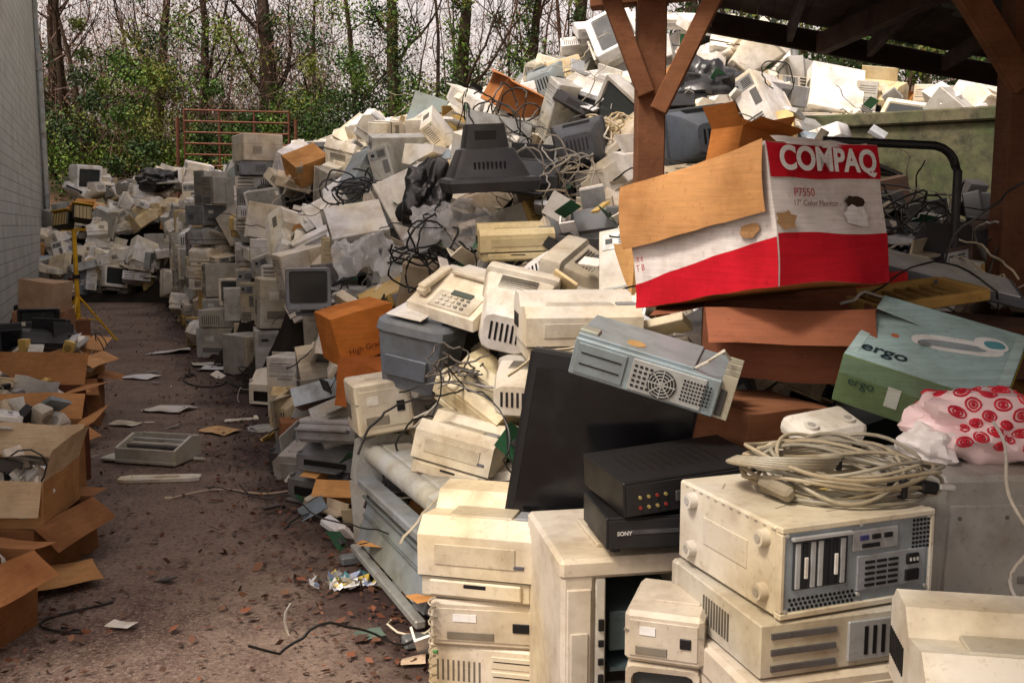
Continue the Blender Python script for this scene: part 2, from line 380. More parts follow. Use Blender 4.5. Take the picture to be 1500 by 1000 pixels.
# ------------------------------------------------------------------ terrain
def ss(a, b, x):
    t = max(0, min(1, (x-a)/(b-a))); return t*t*(3-2*t)
def ground_h(x, y):
    h1 = ss(27, 31, y)*3.1+max(0, min(y-31, 60))*.07
    s = (x-3.4)*.52+(y-9)*.855
    h2 = 0
    if s > .05: h2 = (2.55+min(s, 18)*.16)*ss(-2.5, 2.2, x)
    return max(h1, h2)
def build_ground():
    xs = sorted(set([round(v,3) for v in np.concatenate([np.arange(-20,24,.5), np.array([-400,-200,-100,-60,-40,-28,30,40,60,100,200,400])])]))
    ys = sorted(set([round(v,3) for v in np.concatenate([np.arange(-6,46,.5), np.array([-400,-200,-60,-20,-10,52,60,75,100,200,400])])]))
    V = []; F = []
    for y in ys:
        for x in xs:
            z = ground_h(x,y)
            V.append((x,y,z+(.12*noise.noise(Vector((x*.4,y*.4,0))) if z > .5 else 0)))
    nx = len(xs)
    for j in range(len(ys)-1):
        for i in range(nx-1): F.append([j*nx+i,j*nx+i+1,(j+1)*nx+i+1,(j+1)*nx+i])
    me = bpy.data.meshes.new('ground'); me.from_pydata(V,[],F)
    m, nt, b = newmat('leaf_litter_soil')
    g = N(nt,'ShaderNodeNewGeometry'); p = g.outputs['Position']
    c = mix(nt, ramp(nt,noise_n(nt,p,2,8,.7),.35,.65), (.06,.035,.02,1), (.14,.075,.04,1))
    c = mix(nt, ramp(nt,noise_n(nt,p,.7,5),.5,.65), c, (.04,.06,.02,1))
    nt.links.new(c,b.inputs['Base Color']); b.inputs['Roughness'].default_value = .95
    me.materials.append(m); o = bpy.data.objects.new('ground', me); sc.collection.objects.link(o)
build_ground()
def edge(y): return -0.27-0.42*(y-3.76)
def build_path():
    V = []; F = []; ys = np.arange(-1.5, 26.4, .4); n = 14
    for y in ys:
        x0 = -.42*(y-14.9)-7.98; x1 = edge(y)+4.5
        for i in range(n+1):
            x = x0+(x1-x0)*i/n; V.append((x, y, .006+.003*noise.noise(Vector((x*1.5,y*1.5,3)))))
    for j in range(len(ys)-1):
        for i in range(n): a = j*(n+1)+i; F.append([a,a+1,a+n+2,a+n+1])
    me = bpy.data.meshes.new('concrete_path'); me.from_pydata(V,[],F)
    m, nt, b = newmat('stained_concrete')
    g = N(nt,'ShaderNodeNewGeometry'); p = g.outputs['Position']
    n1 = noise_n(nt,p,.9,6,.65); n2 = noise_n(nt,p,5,6,.75); n3 = noise_n(nt,p,70,4,.8)
    c = mix(nt, ramp(nt,n2,.32,.68), (.225,.160,.120,1), (.125,.082,.060,1))
    c = mix(nt, ramp(nt,n1,.46,.62), c, (.075,.038,.028,1))
    c = mix(nt, ramp(nt,n3,.50,.62), c, (.27,.20,.155,1))
    c = mix(nt, ramp(nt,noise_n(nt,p,40,5,.8),.53,.64), c, (.035,.018,.013,1))
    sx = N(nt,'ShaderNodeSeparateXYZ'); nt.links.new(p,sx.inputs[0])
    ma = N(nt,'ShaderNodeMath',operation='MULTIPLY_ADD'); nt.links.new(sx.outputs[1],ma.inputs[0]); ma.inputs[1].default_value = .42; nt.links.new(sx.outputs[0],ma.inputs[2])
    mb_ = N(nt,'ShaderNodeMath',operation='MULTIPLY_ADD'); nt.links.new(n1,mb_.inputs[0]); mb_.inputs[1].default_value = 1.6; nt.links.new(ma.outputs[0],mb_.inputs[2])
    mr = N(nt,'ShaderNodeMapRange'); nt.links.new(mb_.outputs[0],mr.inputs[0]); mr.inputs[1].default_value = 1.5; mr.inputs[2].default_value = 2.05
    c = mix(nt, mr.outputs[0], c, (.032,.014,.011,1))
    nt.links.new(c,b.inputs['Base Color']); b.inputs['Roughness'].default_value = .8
    bp = N(nt,'ShaderNodeBump'); bp.inputs['Strength'].default_value = .7; bp.inputs['Distance'].default_value = .012
    nt.links.new(n3,bp.inputs['Height']); nt.links.new(bp.outputs[0],b.inputs['Normal'])
    me.materials.append(m); o = bpy.data.objects.new('concrete_path', me); sc.collection.objects.link(o)
build_path()
# ------------------------------------------------------------------ warehouse (left wall)
def build_wall():
    m, nt, b = newmat('painted_blockwork')
    tc = N(nt,'ShaderNodeTexCoord')
    sx = N(nt,'ShaderNodeSeparateXYZ'); nt.links.new(tc.outputs['Object'],sx.inputs[0])
    cb = N(nt,'ShaderNodeCombineXYZ'); nt.links.new(sx.outputs[0],cb.inputs[0]); nt.links.new(sx.outputs[2],cb.inputs[1])
    br = N(nt,'ShaderNodeTexBrick'); br.inputs['Scale'].default_value = 1; br.inputs['Brick Width'].default_value = .4; br.inputs['Row Height'].default_value = .2
    br.inputs['Mortar Size'].default_value = .008; br.inputs['Mortar Smooth'].default_value = .4
    br.inputs['Color1'].default_value = (.40,.41,.38,1); br.inputs['Color2'].default_value = (.45,.46,.43,1); br.inputs['Mortar'].default_value = (.18,.19,.18,1)
    nt.links.new(cb.outputs[0],br.inputs['Vector'])
    c = mix(nt, ramp(nt,noise_n(nt,tc.outputs['Object'],1.2,7,.7),.45,.8), br.outputs[0], (.25,.23,.19,1))
    nt.links.new(c,b.inputs['Base Color']); b.inputs['Roughness'].default_value = .75
    bp = N(nt,'ShaderNodeBump'); bp.inputs['Strength'].default_value = .7; bp.inputs['Distance'].default_value = .01; bp.invert = True
    nt.links.new(br.outputs['Fac'],bp.inputs['Height']); nt.links.new(bp.outputs[0],b.inputs['Normal'])
    MATS.append(m); wi = len(MATS)-1
    L = 25.; mb = MB()
    mb.box(I4,(L/2,4,4.6),(L,8,9.2),(.5,.5,.5),wi,0)
    ob = mb.obj('warehouse_building', None, 0)
    ang = math.atan2(1,-.42)
    far = Vector((-12.55,25.9,0))
    d = Vector((math.cos(ang),math.sin(ang),0))
    ob.matrix_world = Matrix.Translation(far-d*L) @ Euler((0,0,ang)).to_matrix().to_4x4()
    p = MB(); pc = (.32,.36,.38)
    p.box(I4,(L-.1,-.06,4.6),(.24,.1,9.2),pc,pl,.01)
    p.box(I4,(L-.6,-.12,3.2),(.12,.1,6.0),(.42,.45,.45),pl,.01)
    for z in (1.,2.6,4.2,5.8): p.box(I4,(L-.6,-.10,z),(.18,.13,.04),pc,pl,0)
    p.box(I4,(L/2,-.12,9.1),(L,.22,.3),pc,pl,.01)
    p.box(I4,(L/2,-.02,.1),(L,.04,.2),(.2,.19,.17),pl,0)
    q = p.obj('downspout_and_trim'); q.parent = ob
build_wall()
# ------------------------------------------------------------------ pile height field
CP = [(0.2,3.6,.65),(0.9,3.2,.85),(0.7,3.7,1.15),(1.4,3.6,1.15),(2.0,3.2,1.15),(2.3,4.2,1.40),(1,4.2,1.45),(1.8,5,1.55),(3,4.5,1.4),(2.2,2.4,.8),(1.6,1.6,.45),
 (-.25,4.3,.45),(0.25,4.3,1.1),(-.25,5,.85),(.5,5,1.5),(1.2,5.5,1.85),(-.95,5.7,.4),(-.75,6.2,.85),(-.2,6,1.55),(.5,6,1.85),(1.5,6.3,2.0),(2.6,6.3,1.55),(3.6,6.5,1.5),
 (-1.8,7.5,.4),(-1.2,7.5,1.1),(-.6,7.5,1.7),(0,7.5,2.05),(1,7.5,2.4),(2.1,7.5,2.25),(3.3,7.5,1.7),
 (-2.4,9,.5),(-1.8,9,1.2),(-1.1,9,1.9),(-.3,9,2.45),(.8,9,2.95),(2,9,3.0),(3.0,9,2.55),
 (-3.2,11,.7),(-2.5,11,1.6),(-1.4,11,2.4),(-.3,11,3.1),(.9,11,3.7),(2.4,11,3.75),(3.3,11,3.25),(4.5,11,2.95),
 (-4,13,1.2),(-2.7,13,2.5),(-1.2,13,3.15),(.1,13,3.5),(2.5,13,3.8),(4,13,3.2),(-4.7,15,1.2),(-3.8,15,2.4),(-2.5,15,3.1),(0,15,3.3),(3,15,3.6),
 (-5.6,17,1.3),(-4.3,17,2.9),(-2.5,17,3.1),(-6.9,20,1.4),(-5.8,20,2.7),(-4,20,3.0),(-10.8,23.2,.8),(-9.2,23.2,.9),(-10.8,24.6,2.0),(-9,24.6,2.2),(-7,23,2.4),(-11.5,26,3.0),(-9,26,3.1),(-6,25,3.0)]
def H(x, y):
    if y < 22.6: d = x-edge(y)
    else: d = min(x+12.2, (y-22.1)*.7+max(0,(x-edge(y)))*.5)
    if d < 0: return 0
    sw = 0; s = 0
    for (a,b,c) in CP:
        w = 1/((x-a)**2+(y-b)**2+.02)**1.7; sw += w; s += w*c
    return s/sw*ss(-.05,.5,d)
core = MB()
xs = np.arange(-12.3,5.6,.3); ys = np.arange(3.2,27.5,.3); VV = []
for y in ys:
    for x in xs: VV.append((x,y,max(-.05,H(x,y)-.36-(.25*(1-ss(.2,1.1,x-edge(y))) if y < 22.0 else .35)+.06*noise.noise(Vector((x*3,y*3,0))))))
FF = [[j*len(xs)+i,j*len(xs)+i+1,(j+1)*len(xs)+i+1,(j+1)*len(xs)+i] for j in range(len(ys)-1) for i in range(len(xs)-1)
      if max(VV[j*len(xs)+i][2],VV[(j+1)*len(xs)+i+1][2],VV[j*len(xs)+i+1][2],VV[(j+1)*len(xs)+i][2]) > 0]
core.add(I4,VV,FF,(.03,.025,.021),bk)  # dark filler sheet; its colour stands in for shade in the gaps
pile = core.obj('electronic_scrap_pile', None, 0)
KEEP = [(-.3,5.0,.55),(.25,4.1,.5),(.5,3.3,.75),(1.0,3.5,.65),(-.15,6.3,.45),(-.5,4.45,.5),(-1.2,6.3,.3),(-.9,5.8,.3),(1.2,3.0,.5),(1.7,3.8,.5),(0.05,5.8,.3),(-2.2,9.0,.3)]
def rnd_item(mb, M, r, big=1.0, colf=pcol, dark=False):
    c = colf(r); t = r.random(); k = r.uniform(.8,1.2)*big
    O = lambda h: M @ Matrix.Translation((0,0,-h/2))
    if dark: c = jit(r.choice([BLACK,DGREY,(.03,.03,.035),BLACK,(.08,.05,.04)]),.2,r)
    if t < .18: crt(mb, O(.4*k), .40*k,.36*k,.42*k,c, r.random()<.6)
    elif t < .35: tower(mb, O(.42*k), .19*k,.43*k,.42*k,c, r.random()<.4 and not dark)
    elif t < .47: desktop(mb, O(.12*k), .42*k,.40*k,r.uniform(.09,.15)*k,c)
    elif t < .58: inkjet(mb, O(.2*k), .42*k,.32*k,.18*k,c)
    elif t < .70: laser(mb, O(.26*k), .40*k,.38*k,.26*k,c)
    elif t < .75: plainbox(mb, O(.2*k), r.uniform(.32,.5)*k,r.uniform(.3,.42)*k,r.uniform(.12,.3)*k,c)
    elif t < .78: fax(mb, O(.14*k), .38*k,.32*k,.14*k,c)
    elif t < .83: keyboard(mb, O(.03), .45*k,.17*k,.028,c)
    elif t < .86: laptop(mb, O(.03), .32*k,.26*k,.03,jit(r.choice([GREY,DGREY,LGREY]),.1,r))
    elif t < .92: panel(mb, O(.03), .42*k,.4*k,.03,c if dark else jit(r.choice([LGREY,WHITE,BEIGE]),.1,r))
    elif t < .96: opencase(mb, O(.13), .42*k,.38*k,.13*k,c if dark else jit((.42,.46,.47),.1,r))
    elif t < .975: speaker(mb, O(.2), .12*k,.13*k,.24*k,c)
    else: card(mb, O(.25), .34*k,.3*k,.22*k,jit(TAN,.12,r) if not dark else BRN, r.choice([None,(60,80,100,120)]))
def scatter(name, y0, y1, step, off, tilt, seed, x1=5.2, lod=0, big=1., colf=pcol, ff=.35, x0=None):
    mb = MB(); mb.lod = lod; r = random.Random(seed); y = y0; n = 0
    while y < y1:
        x = -12.0 if y > 22 else edge(y)-.1
        while x < x1:
            px = x+r.uniform(-.5,.5)*step; py = y+r.uniform(-.5,.5)*step; h = H(px,py)
            s = (px-3.4)*.52+(py-9)*.855
            kp = any((px-a)**2+(py-b)**2 < q*q for a,b,q in KEEP)
            skip = 8.5 < py < 13.7 and px-edge(py) < .62
            if h > .12 and not skip and not (s > .0 and px > 3.3 and h < 2.4) and not (s > -.35 and px > 3.0 and py < 9.6):
                z = max(h+off-(.17 if kp else 0), .16)
                fl = r.random() < ff
                rx, ry = (r.gauss(0,tilt),r.gauss(0,tilt)) if not fl else (r.choice([90,-90,180,0])+r.gauss(0,tilt*.8), r.gauss(0,tilt*.8))
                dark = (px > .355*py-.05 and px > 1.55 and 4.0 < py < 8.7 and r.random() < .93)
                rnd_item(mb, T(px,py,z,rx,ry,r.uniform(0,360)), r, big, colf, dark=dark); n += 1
            x += step
        y += step*.92
    o = mb.obj(name, None, 30); o.parent = pile; return n
scatter('scrap_layer_base', 3.35, 9, .40, -.20, 14, 3)
scatter('scrap_layer_surface', 3.6, 9, .47, -.04, 20, 5, big=1.12)
scatter('scrap_layer_mid', 9, 15.5, .44, -.10, 18, 8, colf=pcol_far, big=1.1)
scatter('scrap_layer_mid_upper', 9, 15.5, .62, .08, 22, 9, colf=pcol_far, big=1.28)
scatter('scrap_layer_far', 15.5, 27, .46, -.06, 13, 10, lod=1, big=1.25, colf=pcol_far, ff=.25)
scatter('scrap_layer_far_upper', 15.5, 27, .7, .10, 15, 12, lod=1, big=1.45, colf=pcol_far, ff=.25)
scatter('scrap_layer_far_base', 22.2, 24.4, .5, -.40, 12, 14, x1=-5, lod=1, big=1.3, colf=pcol_far, ff=.25)
def smallbits():
    mb = MB(); r = random.Random(71)
    for i in range(1000):
        y = 3.8+r.random()**1.3*10; x = r.uniform(edge(y)-.12,min(4,.9+y*.32)); h = H(x,y)
        if 8.5 < y < 13.7 and -.05 < x-edge(y) < .8: continue
        if h < .1: h = .02
        A = T(x,y,h+r.uniform(.02,.2) if h > .1 else .03,r.gauss(0,35),r.gauss(0,35),r.uniform(0,360)); t = r.random(); c = pcol(r)
        if t < .30: mb.box(A,(0,0,0),(r.uniform(.05,.2),r.uniform(.04,.14),r.uniform(.008,.04)),c,pl,.003)
        elif t < .42: mb.box(A,(0,0,0),(r.uniform(.1,.2),r.uniform(.06,.14),.003),(.03,.12,.06),pl,0); mb.box(A,(0,0,.01),(.04,.03,.02),DGREY,pl,0)
        elif t < .55: mb.box(A,(0,0,0),(.15,.15,.04),jit((.5,.5,.48),.2,r),me_,.003); mb.box(A,(0,-.076,0),(.14,.004,.03),c,pl,0)
        elif t < .68: mb.prism(A,[(0,0),(.09,0),(.09,.01),(.01,.01),(.01,.07),(0,.07)],-.1,.1,c,pl)
        else:
            pts = [Vector((0,0,0))]; v = Vector((.04,0,0))
            for k in range(22): v = (v+Vector((r.gauss(0,.016),r.gauss(0,.016),r.gauss(-.002,.008)))).normalized()*.045; pts.append(pts[-1]+v)
            mb.tube(A,pts,r.choice([.004,.006]),4,r.choice([(.02,.02,.02),(.02,.02,.02),(.5,.46,.36),(.35,.33,.3)]),pl)
    o = mb.obj('loose_parts_and_cables'); o.parent = pile
smallbits()
# ------------------------------------------------------------------ stacked computer cases along the path
def stack(name, x, y, hmax, seed, yaw=None, upright=.35, z0=0, big=1.):
    mb = MB(); r = random.Random(seed); z = 0
    yaw = -67 if yaw is None else yaw
    while z < hmax:
        c = jit(r.choice([BEIGE,WHITE,LGREY,CREAM,WHITE,WHITE,(.68,.64,.54),(.60,.44,.17),GREY]),.14,r); a = yaw+r.gauss(0,8)+r.choice([0,0,90,180])
        if r.random() < upright:
            h = r.uniform(.40,.52)*big; tower(mb, T(r.gauss(0,.02),r.gauss(0,.02),z,0,r.gauss(0,1),a),.22*big,.44*big,h,c,r.random()<.5)
            if r.random() < .7: tower(mb, T(math.cos(rad(a))*.24*big,math.sin(rad(a))*.24*big,z,0,0,a+r.gauss(0,3)),.22*big,.44*big,h*r.uniform(.8,1),jit(c,.1,r),r.random()<.5)
        elif r.random() < .6:
            h = r.uniform(.12,.19)*big; desktop(mb, T(r.gauss(0,.03),r.gauss(0,.03),z,0,0,a),.45*big,.43*big,h,c)
        else:
            h = r.uniform(.24,.34)*big; (laser if r.random() < .5 else plainbox)(mb, T(r.gauss(0,.02),r.gauss(0,.02),z,0,0,a),w=.43*big,d=.42*big,h=h,col=c)
        z += h+.002
    return mb.obj(name, T(x,y,z0))
yy = 13.9; i = 0
while yy < 22.3:
    hh = R.uniform(1.1,1.7)
    stack('stacked_computer_cases', edge(yy)+.22+R.uniform(-.06,.12), yy, hh, 100+i, upright=.55)
    if i % 2 == 0: stack('stacked_computer_cases', edge(yy)+.85+R.uniform(-.1,.2), yy, hh+R.uniform(.35,.75), 300+i)
    yy += R.uniform(.55,.68); i += 1
for k in range(6):
    stack('stacked_computer_cases', -11.2+k*.62, 23.0+.1*(k%2), .5+.25*(k%3), 500+k, yaw=0, upright=.6, big=1.1)
for k,(x,y,h,s,yw,up,bg_) in enumerate(((-4.50,14.3,2.3,401,-30,.5,1.),(-3.50,13.4,2.7,402,10,.0,1.3),(-3.05,12.4,1.7,403,0,.3,1.1),(-3.5,12.35,.8,405,20,.8,1.1),(-2.75,11.5,1.3,404,0,.4,1.1),(-2.0,10.2,1.0,406,20,.5,1.1),
     (-3.25,12.9,1.5,407,15,.5,1.15),(-2.95,12.0,1.35,408,-20,.4,1.1),(-2.55,11.0,.85,409,10,.5,1.1),(-2.25,10.75,1.25,410,-10,.3,1.1),(-1.75,9.6,1.25,411,5,.4,1.1),(-1.45,8.9,.95,412,10,.3,1.1),(-3.75,14.0,2.0,413,0,.4,1.2))):
    stack('stacked_computer_cases', x, y, h, s, yaw=yw, upright=up, big=bg_)
hero('desktop_computer', plainbox, (-3.95,13.15,0), (0,0,-10), w=.66,d=.5,h=.42,col=LGREY)
hero('desktop_computer', desktop, (-3.92,13.15,.43), (0,0,-4), w=.64,d=.5,h=.24,col=LGREY)
hero('crt_monitor', crt, (-3.80,13.1,.68), (0,0,15), w=.42,h=.36,d=.42,col=WHITE)
hero('tower_computer', tower, (-3.2,11.5,0), (0,0,50), w=.40,d=.50,h=.50,col=BEIGE, metal=True)
hero('tower_computer', tower, (-2.62,10.5,0), (0,0,196), w=.46,d=.46,h=.68,col=LGREY, metal=True)
hero('tower_computer', plainbox, (-2.56,10.5,.69), (0,2,22), w=.50,d=.46,h=.54,col=(.52,.49,.40))
hero('tower_computer', tower, (-2.12,9.05,0), (0,0,-12), w=.30,d=.40,h=.58,col=WHITE)
hero('computer_case', plainbox, (-1.72,9.0,0), (0,0,16), w=.42,d=.44,h=.50,col=LGREY)
hero('tower_computer', tower, (-1.80,9.1,.51), (0,-2,15), w=.36,d=.44,h=.60,col=(.54,.50,.40), metal=True)
hero('inkjet_printer', inkjet, (-2.42,9.65,.0), (0,0,-20), w=.40,d=.34,h=.34,col=WHITE)
hero('laser_printer', laser, (-1.50,8.3,.55), (0,4,-15), w=.42,d=.4,h=.28,col=WHITE)
hero('crt_monitor', crt, (-1.90,8.15,.0), (0,0,150), w=.36,h=.34,d=.36,col=CREAM)
hero('crushed_cardboard_box', card, (-1.66,7.55,.0), (0,0,20), w=.42,d=.36,h=.26,col=(.34,.15,.07),amp=.03)
hero('inkjet_printer', inkjet, (-1.55,7.0,.0), (0,0,-20), w=.40,d=.34,h=.22,col=DGREY)
# ------------------------------------------------------------------ HERO OBJECTS foreground right
def rear_case(mb, M, w=.44, d=.45, h=.22):
    sh = (.56,.52,.42); mt = (.30,.35,.38)
    mb.box(M,(0,.008,h/2),(w,d-.016,h-.004),sh,pl,.006)
    f = -d/2
    mb.box(M,(0,f+.008,h/2),(w-.02,.02,h-.016),mt,me_,.002)
    for (cx,cz,ww,hh) in ((0,h-.008,w,.016),(0,.008,w,.016)): mb.box(M,(cx,f+.004,cz),(ww,.024,hh),sh,pl,.003)
    for sx in (-1,1): mb.box(M,(sx*(w/2-.006),f+.004,h/2),(.012,.023,h-.033),sh,pl,.003)
    y = f-.004
    mb.box(M,(-.11,y,.125),(.15,.006,.115),(.05,.055,.06),me_,.001)
    for i in range(7):
        mb.box(M,(-.175+i*.0208,y-.004,.125),(.013,.006,.108),(.42,.44,.44) if i not in (1,4,5) else (.015,.016,.02),me_,.002)
        if i in (1,5): mb.box(M,(-.175+i*.0208,y-.008,.12),(.009,.005,.05),(.6,.6,.58),pl,.001)
    mb.box(M,(-.11,y-.005,.19),(.165,.012,.008),(.5,.52,.52),me_,.001)
    mb.box(M,(.045,y,.165),(.13,.006,.05),(.40,.42,.43),me_,.002)
    for i in range(3): mb.box(M,(.01+i*.035,y-.004,.172),(.024,.006,.012),(.03,.03,.12) if i == 0 else DK,pl,.001)
    mb.box(M,(.03,y-.004,.152),(.05,.006,.01),DK,pl,.001)
    mb.box(M,(.095,y,.085),(.2,.006,.085),(.35,.38,.40),me_,.003)
    for i in range(5):
        for j in range(3): mb.box(M,(.03+j*.034,y-.004,.055+i*.014),(.027,.005,.006),DK,pl,0)
    mb.box(M,(.155,y-.005,.105),(.036,.008,.026),DK,pl,.003); mb.box(M,(.155,y-.005,.065),(.04,.008,.028),DK,pl,.003)
    for j in range(3): mb.box(M,(.145+j*.010,y-.010,.105),(.003,.006,.008),(.6,.6,.55),me_,0)
    for i in range(15):
        for j in range(3): mb.cyl(M,(-.19+i*.0125+(j%2)*.006,y-.0002,.022+j*.011),(-.19+i*.0125+(j%2)*.006,y+.002,.022+j*.011),.0042,6,DK)
    for i in range(5):
        for j in range(7): mb.cyl(M,(.16+i*.011,y-.0002,.13+j*.011),(.16+i*.011,y+.002,.13+j*.011),.004,6,DK)
    for (x,z) in ((-.205,.2),(-.205,.02),(.2,.03),(.0,.035),(.2,.205),(.0,.205)): mb.cyl(M,(x,y-.004,z),(x,y+.002,z),.005,8,(.55,.55,.5),me_)
    for (yy_,zz) in ((-.17,.05),(-.17,.18),(.15,.05),(.15,.18)):
        mb.cyl(M,(-w/2-.022,yy_,zz),(-w/2+.002,yy_,zz),.020,18,(.56,.53,.45),pl,.022); mb.cyl(M,(-w/2-.024,yy_,zz),(-w/2-.02,yy_,zz),.011,14,(.36,.35,.31))
    mb.box(M,(-w/2-.001,.0,.115),(.004,.2,.07),(.52,.48,.39),pl,.002)
    for i in range(12): mb.box(M,(-w/2-.0005,-.2+i*.035,h-.012),(.003,.012,.003),(.3,.29,.25),pl,0)
    mb.box(M,(.06,.02,h-.001),(.06,.04,.003),(.5,.38,.12),pl,0)
    for (x,y2,a,l) in ((-.1,-.08,20,.09),(.12,.1,-35,.06),(-.15,.12,50,.05),(.02,-.15,5,.12)): mb.box(M @ T(x,y2,h-.0015,0,0,a),(0,0,0),(l,.003,.0015),(.34,.30,.23),pl,0)
hero('computer_case', rear_case, (.738,2.387,.902), (0,0,20))
hero('desktop_computer', desktop, (.725,2.365,.762), (0,0,196), w=.47,d=.46,h=.138,col=(.46,.43,.35))
hero('desktop_computer', plainbox, (.72,2.355,.56), (0,0,14), w=.50,d=.46,h=.2,col=(.54,.48,.37))
hero('laser_printer', laser, (.71,2.36,.281), (0,0,12), w=.48,d=.46,h=.278,col=LGREY)
hero('laser_printer', laser, (.70,2.36,0), (0,0,16), w=.48,d=.46,h=.28,col=BEIGE)
def coil(mb, M):
    r = random.Random(5)
    for k in range(17):
        a = .21+r.uniform(-.06,.03); b = .14+r.uniform(-.055,.02); ph = r.uniform(0,6); cx = r.uniform(-.025,.03); cy = r.uniform(-.02,.02)
        z0 = .012+k*.005; tx = r.uniform(-.10,.10); ty = r.uniform(-.05,.32); pts = []
        for i in range(41):
            t = 2*math.pi*i/40; x = cx+a*math.cos(t); y = cy+b*math.sin(t)
            pts.append((x,y,max(.008,z0+x*tx+y*ty+.012*math.sin(3*t+ph))))
        mb.tube(M,pts,.0052,7,jit((.31,.28,.205),.25,r),pl)
    for k in range(5):
        pts = []; a0 = 2.6+k*.13
        for i in range(24):
            t = i/23; ang = a0+t*3.6; rr = .09+.05*math.sin(t*3.1)
            pts.append((-.14+rr*math.cos(ang)*1.2,.01+rr*math.sin(ang),.05+.035*math.sin(t*3.1)+k*.006))
        mb.tube(M,pts,.0055,7,jit((.33,.30,.22),.1,r),pl)
    mb.tube(M,[(-.2+.01*i,.08+.002*i,.05+.05*math.sin(i*.3)) for i in range(12)],.006,7,(.34,.31,.23),pl)
    mb.box(M @ T(-.17,-.115,.03,10,-35,35),(0,0,0),(.035,.10,.035),(.27,.24,.17),pl,.008)
    mb.box(M @ T(.20,-.07,.035,0,10,20),(0,0,0),(.05,.03,.03),BLACK,pl,.006); mb.box(M @ T(.245,-.065,.035,0,5,10),(0,0,0),(.04,.02,.014),(.5,.5,.47),me_,.003)
    mb.box(M @ T(.02,.125,.05,0,0,0),(0,0,0),(.018,.05,.05),BLACK,pl,.006)
    mb.box(M @ T(.12,-.10,.04,0,0,45),(0,0,0),(.018,.05,.05),BLACK,pl,.006)
hero('coiled_cable', coil, (.84,2.40,1.124), (0,0,-8))
hero('inkjet_printer', laser, (1.02,1.84,.74), (0,0,-10), w=.42,d=.31,h=.28,col=(.70,.66,.55))
hero('cardboard_box', card, (1.05,1.85,0), (0,0,5), w=.5,d=.36,h=.738,col=TAN)
hero('power_cord', lambda mb,M: mb.tube(M,[(.02*math.sin(i*.5),-.012*i+.004*i*math.cos(i*.3),-.018*i) for i in range(26)],.0045,6,(.55,.53,.47),pl), (1.29,2.52,1.28))
def cabinet(mb, M, w=.6, d=.5, h=.7, col=(.36,.35,.31)):
    mb.box(M,(0,0,h/2),(w,d,h),col,pl,.015)
    mb.box(M,(0,-d/2-.003,h*.5),(w*.9,.01,h*.86),dk(col,1.06),pl,.006)
    mb.box(M,(-w*.5-.001,0,h*.5),(.006,d*.86,h*.82),dk(col,.95),pl,.004)
    mb.box(M,(w*.12,-d/2-.010,h*.74),(w*.3,.008,.02),dk(col,.5),pl,.003)
    for i in range(4): mb.cyl(M,(w*(-.4+.27*i),-d/2-.012,h*.9),(w*(-.4+.27*i),-d/2,h*.9),.006,8,dk(col,.4))
hero('storage_cabinet', cabinet, (1.32,2.74,0), (0,3,14), w=.56,d=.40,h=1.12)
def bag(mb, M, size=(.17,.12,.085), col=(.82,.62,.62), dots=True, seed=3):
    mb.blob(M,size,col,bg,.45,1.5,seed)
    if dots:
        for k in range(120):
            z = 1-(k+.5)*2/120; th = k*2.39996; q_ = math.sqrt(1-z*z); d = Vector((q_*math.cos(th),q_*math.sin(th),z))
            if z < -.3 or d.x < -.75: continue
            a = d.cross(Vector((.1,0,1))).normalized(); b = d.cross(a)
            for rr,wd_ in ((.115,.0034),(.062,.0030),(.015,.0045)):
                pts = []
                for q in range(13):
                    t = q*2*math.pi/12; dd = (d+(a*math.cos(t)+b*math.sin(t))*rr).normalized(); pts.append(blobp(dd,size,.45,1.5,seed)*1.006)
                mb.tube(M,pts,wd_,4,(.66,.03,.06),pl)
hero('patterned_fabric_bundle', bag, (1.37,2.76,1.20), (0,12,10), size=(.20,.14,.12))
hero('plastic_shopping_bag', bag, (1.21,2.72,1.165), (0,0,40), size=(.07,.09,.06), dots=False, seed=5, col=(.78,.74,.72))
hero('plastic_shopping_bag', bag, (1.58,2.66,1.13), (0,0,60), size=(.14,.1,.08), dots=False, seed=6, col=(.75,.72,.70))
def router(mb, M):
    c = (.66,.63,.53)
    mb.loft(M,[(-.07,.20,.03,.014,0,.02),(-.055,.24,.05,.02,0,.028),(.05,.24,.06,.025,0,.034),(.07,.2,.04,.015,0,.03)],c,pl,(None,0),(None,0))
    for x in (-.07,.07): mb.cyl(M,(x,-.02,.05),(x,-.02,.064),.022,16,dk(c,.9)); mb.cyl(M,(x,-.02,.06),(x,-.02,.066),.012,12,dk(c,.5))
hero('desktop_speaker', router, (.93,2.82,1.17), (16,-4,25))
hero('laser_printer', laser, (.95,2.85,.84), (0,0,40), w=.36,d=.3,h=.3,col=BEIGE)
hero('laser_printer', laser, (.95,2.85,.0), (0,0,30), w=.36,d=.3,h=.3,col=BEIGE)
hero('crt_monitor', crt, (.95,2.86,.31), (0,0,20), w=.4,h=.42,d=.34,col=LGREY)
